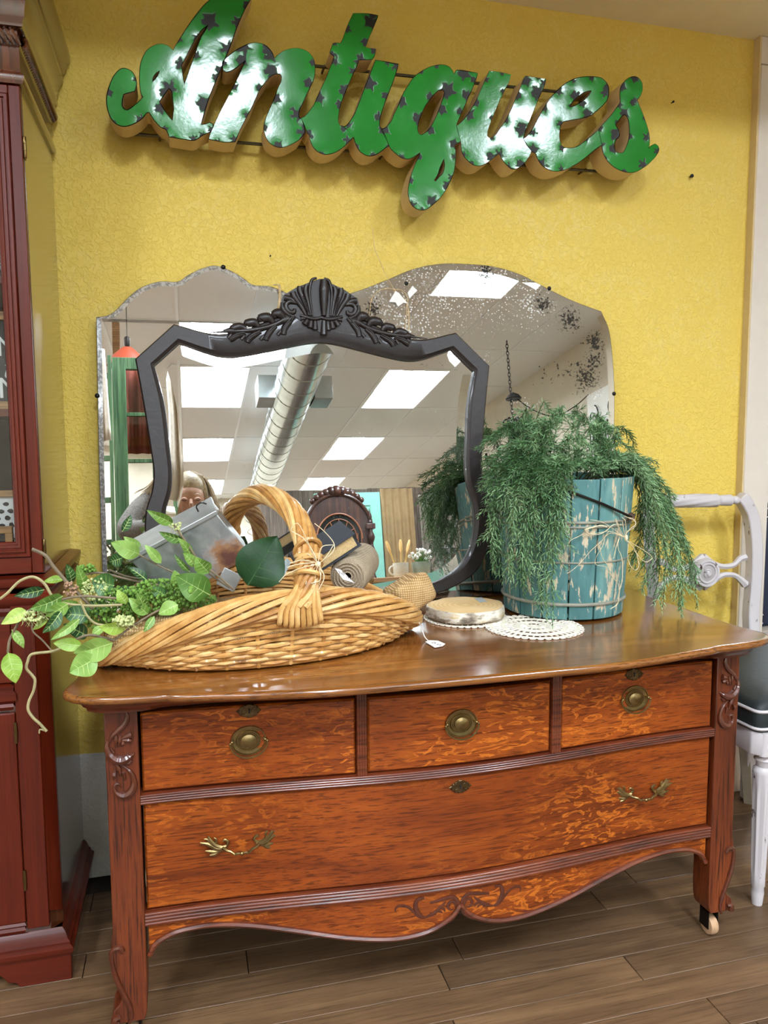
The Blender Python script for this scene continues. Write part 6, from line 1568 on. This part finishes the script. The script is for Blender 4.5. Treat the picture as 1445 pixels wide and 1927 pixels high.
# green door leaf, garment, red lampshade
M_grn = wood('worn green painted door', srgb(66, 102, 66), srgb(92, 134, 90), srgb(136, 160, 116), 'z', .6, 0, fine=.6, bump=.3)
gd = thing('green_door', 'worn green glazed door leaf standing at the left, seen in the double-hump mirror', 'door', (-.30, -1.32, 0))
b = MB()
for x0, x1, z0, z1 in ((-.44, -.355, 0, 2.25), (-.20, -.13, 0, 2.25), (-.355, -.20, 2.17, 2.25), (-.355, -.20, 0, .8), (-.355, -.20, 1.15, 1.25)): b.box(x0, x1, -1.34, -1.30, z0, z1)
b.build('frame', M_grn, gd, bevel=.003)
for z in (1.56, 1.87): MB().box(-.3545, -.2005, -1.335, -1.305, z - .012, z + .012).build('glazing_bar', M_grn, gd, bevel=.002)
for z0, z1 in ((1.25, 1.548), (1.572, 1.858), (1.882, 2.17)): MB().box(-.3545, -.2005, -1.322, -1.318, z0, z1).build('pane', M_glass, gd, smooth=False)
sl = thing('green_shutter', 'narrow green wooden shutter rack left of the green door, seen in the mirror', 'shutter', (-.47, -1.2, 0))
for x in (-.52, -.46): MB().box(x, x + .022, -1.25, -1.22, 0, 2.24).build('upright', M_grn, sl, bevel=.002)
for z in np.arange(.2, 2.2, .27): MB().box(-.4975, -.4605, -1.248, -1.222, z, z + .035).build('rung', M_grn, sl, bevel=.002)
o = MB().grid(lambda u, v: (-.36 + .17 * u, -1.40 + .015 * math.sin(u * 14), 1.62 + .6 * v), 24, 4).build('red_drape', plain('rust red cloth', srgb(140, 62, 44), .8)); o.modifiers.new('thick', 'SOLIDIFY').thickness = .004
tag(o, 'rust red cloth hanging behind the panes of the green door', 'cloth')
rl = thing('red_lampshade', 'rust red cone lampshade above the green door, seen in the mirror', 'lampshade', (-.36, -1.6, 2.3))
MB().lathe([(.14, 2.27), (.10, 2.34), (.035, 2.40), (.03, 2.40), (.09, 2.33), (.13, 2.27)], (-.36, -1.6, 0), 20).build('shade', plain('rust red metal', srgb(156, 62, 36), .5), rl)
MB().lathe([(.012, 2.40), (.018, 2.42), (.02, 2.47), (.012, 2.48)], (-.36, -1.6, 0), 10).build('cap', M_iron, rl); MB().tube([(-.36, -1.6, 2.48), (-.36, -1.6, 2.995)], .003, 5).build('cord', M_iron, rl)
b = MB(); b.grid(lambda u, v: (-.535 + .085 * u * (1.15 - .35 * v), -1.10 + .025 * math.sin(u * 9), 1.66 + .58 * v), 14, 8)
o = b.build('white_garment', plain('cream cotton garment', srgb(232, 222, 206), .85)); o.modifiers.new('thick', 'SOLIDIFY').thickness = .005; tag(o, 'cream cotton garment hanging beside the green shutter, seen in the mirror', 'garment')
o = MB().box(-.56, -.50, -2.9, -2.84, 0, 2.98).build('wood_post', M_frm, bevel=.004); tag(o, 'pale wooden post reaching the ceiling behind the garment, seen in the mirror', 'post')

# ============================================================ PHOTOGRAPHER (seen in the mirrors)
def skin(name, verts, edges, radii, mat, par, sub=2, root=0):
    me = bpy.data.meshes.new(name); L = WL[par.name]
    me.from_pydata([(a - L[0], b_ - L[1], c - L[2]) for a, b_, c in verts], edges, [])
    o = bpy.data.objects.new(name, me); COL.objects.link(o)
    o.modifiers.new('s', 'SKIN'); o.modifiers.new('d', 'SUBSURF').levels = sub; o.modifiers['d'].render_levels = sub
    for i, sv in enumerate(me.skin_vertices[0].data):
        r = radii[i]; sv.radius = r if hasattr(r, '__len__') else (r, r); sv.use_root = (i == root)
    dg = bpy.context.evaluated_depsgraph_get(); m2 = bpy.data.meshes.new_from_object(o.evaluated_get(dg)); bpy.data.objects.remove(o)
    m2.materials.clear(); m2.materials.append(mat); m2.polygons.foreach_set('use_smooth', [True] * len(m2.polygons)); return link(name, m2, par)
M_skin = plain('skin', srgb(206, 160, 134), .5, var=.05)
M_swt = plain('grey marled fuzzy sweater', srgb(128, 124, 118), .95, var=.4, scale=110, bump=.8)
M_jean = plain('blue jeans', srgb(54, 66, 92), .85, var=.15, scale=120)
M_hair = plain('ash blonde hair', srgb(206, 190, 164), .45, var=.35, scale=60)
pe = thing('person', 'woman with long blonde hair in grey sweater taking the photo, reflected in the mirrors', 'person', (0, -.58, 0))
V = []; E = []; Rr_ = []
def vtx(p, r, par_=None):
    V.append(p); Rr_.append(r)
    if par_ is not None: E.append((par_, len(V) - 1))
    return len(V) - 1
pel = vtx((0, -.66, .80), .13); sp_ = vtx((0, -.62, .97), .115, pel); che = vtx((0, -.54, 1.12), .125, sp_); nb = vtx((.005, -.455, 1.245), .06, che); nk = vtx((.015, -.41, 1.30), .05, nb)
h1 = vtx((.025, -.365, 1.335), .070, nk); h2 = vtx((.03, -.352, 1.395), .088, h1); h3 = vtx((.03, -.368, 1.468), .070, h2)
for s in (-1, 1):
    hp_ = vtx((s * .10, -.65, .76), .095, pel); kn_ = vtx((s * .13, -.46, .44), .062, hp_); cf = vtx((s * .13, -.53, .28), .055, kn_); ank = vtx((s * .13, -.60, .09), .04, cf); vtx((s * .135, -.49, .045), .038, ank)
    sh_ = vtx((s * .18, -.48, 1.22), .062, che); el = vtx(((-.31 if s < 0 else .27), -.29, 1.03), .045, sh_); wr = vtx((-.105 if s < 0 else .075, -.075, 1.055), .028, el)
    pm = vtx((-.085 if s < 0 else .05, -.035, 1.07), (.026, .018), wr)
    ex_ = -.066 if s < 0 else .030
    for j, (dz, l) in enumerate(((.035, .9), (.015, 1.0), (-.006, .95), (-.026, .8))):
        k0 = vtx((ex_ + s * .012, -.018, 1.07 + dz), .0095, pm); k1 = vtx((ex_ + s * .010, -.0005, 1.075 + dz), .0085, k0); vtx((ex_ - s * .018 * l, -.0002 + .0095, 1.078 + dz), .0078, k1)
    t0 = vtx((ex_ + s * .004, -.045, 1.085), .011, pm); vtx((ex_ - s * .022, -.032, 1.10), .0095, t0)
skin('body', V, E, Rr_, M_skin, pe)
# face
b = MB(); b.tube([(.03, -.264, 1.375), (.03, -.248, 1.348), (.03, -.254, 1.336)], [.007, .011, .009], 8); b.build('nose', M_skin, pe)
for s in (-1, 1):
    MB().ball((.03 + s * .034, -.279, 1.378), .0145, 12, 10, sc=(1.15, 1, .85)).build('eyelid', M_skin, pe)
    MB().tube(spline([(.03 + s * .034 - .014, -.270, 1.374), (.03 + s * .034, -.2642, 1.369), (.03 + s * .034 + .014, -.270, 1.374)], False, 4, 120), .0016, 5).build('eyelashes', M_dark, pe)
    MB().tube(spline([(.03 + s * .018, -.266, 1.400), (.03 + s * .034, -.264, 1.404), (.03 + s * .052, -.270, 1.398)], False, 4, 120), .003, 5, k=.6).build('eyebrow', M_hair, pe)
MB().tube([(.005, -.280, 1.312), (.03, -.270, 1.313), (.055, -.280, 1.312)], [.003, .007, .003], 7).build('lips', plain('lips', srgb(178, 106, 98), .5), pe)
# sweater, jeans, shoes
V = []; E = []; Rr_ = []
a = vtx((0, -.655, .83), .150); b_ = vtx((0, -.62, .98), .138, a); c = vtx((0, -.54, 1.12), .148, b_); vtx((.005, -.462, 1.232), .080, c)
for s in (-1, 1):
    q1 = vtx((s * .19, -.48, 1.225), .088, c); q2 = vtx(((-.31 if s < 0 else .27), -.29, 1.03), .072, q1); vtx((-.125 if s < 0 else .095, -.10, 1.050), .046, q2)
skin('sweater', V, E, Rr_, M_swt, pe)
V = []; E = []; Rr_ = []
a = vtx((0, -.665, .80), .140)
for s in (-1, 1):
    q1 = vtx((s * .10, -.65, .755), .106, a); q2 = vtx((s * .13, -.46, .44), .072, q1); q3 = vtx((s * .13, -.53, .28), .065, q2); vtx((s * .13, -.595, .11), .052, q3)
skin('jeans', V, E, Rr_, M_jean, pe)
for s in (-1, 1):
    b = MB(); b.grid(lambda u, v: (s * .134 + .046 * math.sin(PI * v) * math.cos(2*PI*u), -.535 - .125 * math.cos(PI * v), .045 + .043 * math.sin(PI * v) * max(-1, math.sin(2*PI*u)) * (1 if math.sin(2*PI*u) > 0 else .98)), 16, 10, cu=True); b.build('shoe', M_dark, pe)
# hair: cap and long locks
b = MB(); b.grid(lambda u, v: (.03 + .100 * math.sin(PI * .62 * v + .02) * math.cos(2*PI*u), -.385 + .108 * math.sin(PI * .62 * v + .02) * math.sin(2*PI*u) - .03 * v, 1.435 + .108 * math.cos(PI * .62 * v + .02)), 30, 12, cu=True)
b.build('hair_cap', M_hair, pe)
b = MB(); g = random.Random(2)
for i in range(230):
    a = g.uniform(.15 * PI, .85 * PI) if g.random() < .35 else g.choice([g.uniform(-.22, .35), g.uniform(PI - .35, PI + .22)]) * 1.0
    back = -1 if g.random() < .5 else 1
    cx, sy = math.cos(a), -abs(math.sin(a)) if back < 0 else math.sin(a) * .55
    l = g.uniform(.22, .36); o_ = g.uniform(.0, .05) if cx > 0 else g.uniform(.0, .10)
    b.tube(spline([(.03 + .02 * cx, -.375 + .02 * sy, 1.542), (.03 + .085 * cx, -.375 + .085 * sy, 1.50), (.03 + (.112 + o_ * .4) * cx, -.38 + .112 * sy, 1.40), (.03 + (.118 + o_) * cx, -.40 + .10 * sy, 1.30), (.03 + (.125 + o_ * 1.6) * cx + g.uniform(-.02, .02), -.42 + .08 * sy, 1.54 - l - .05)], False, 3, 120), list(np.linspace(.0065, .002, 13)), 5)
b.build('hair', M_hair, pe)
ph = thing('phone', 'dark phone held up in both hands by the woman with blonde hair', 'phone', (-.018, -.010, 1.09))
MB().box(-.054, .018, -.0135, -.0055, 1.020, 1.166).build('body', M_dark, ph, bevel=.003)
MB().box(-.050, .014, -.0145, -.0138, 1.028, 1.158).build('screen', emit('phone screen', (.5, .52, .5), .6), ph, smooth=False)
MB().lathe([(.007, -.0055), (.007, -.0035), (.002, -.0035)], (-.001, 0, 1.15), 12, ax='y').build('lens', M_chr, ph)
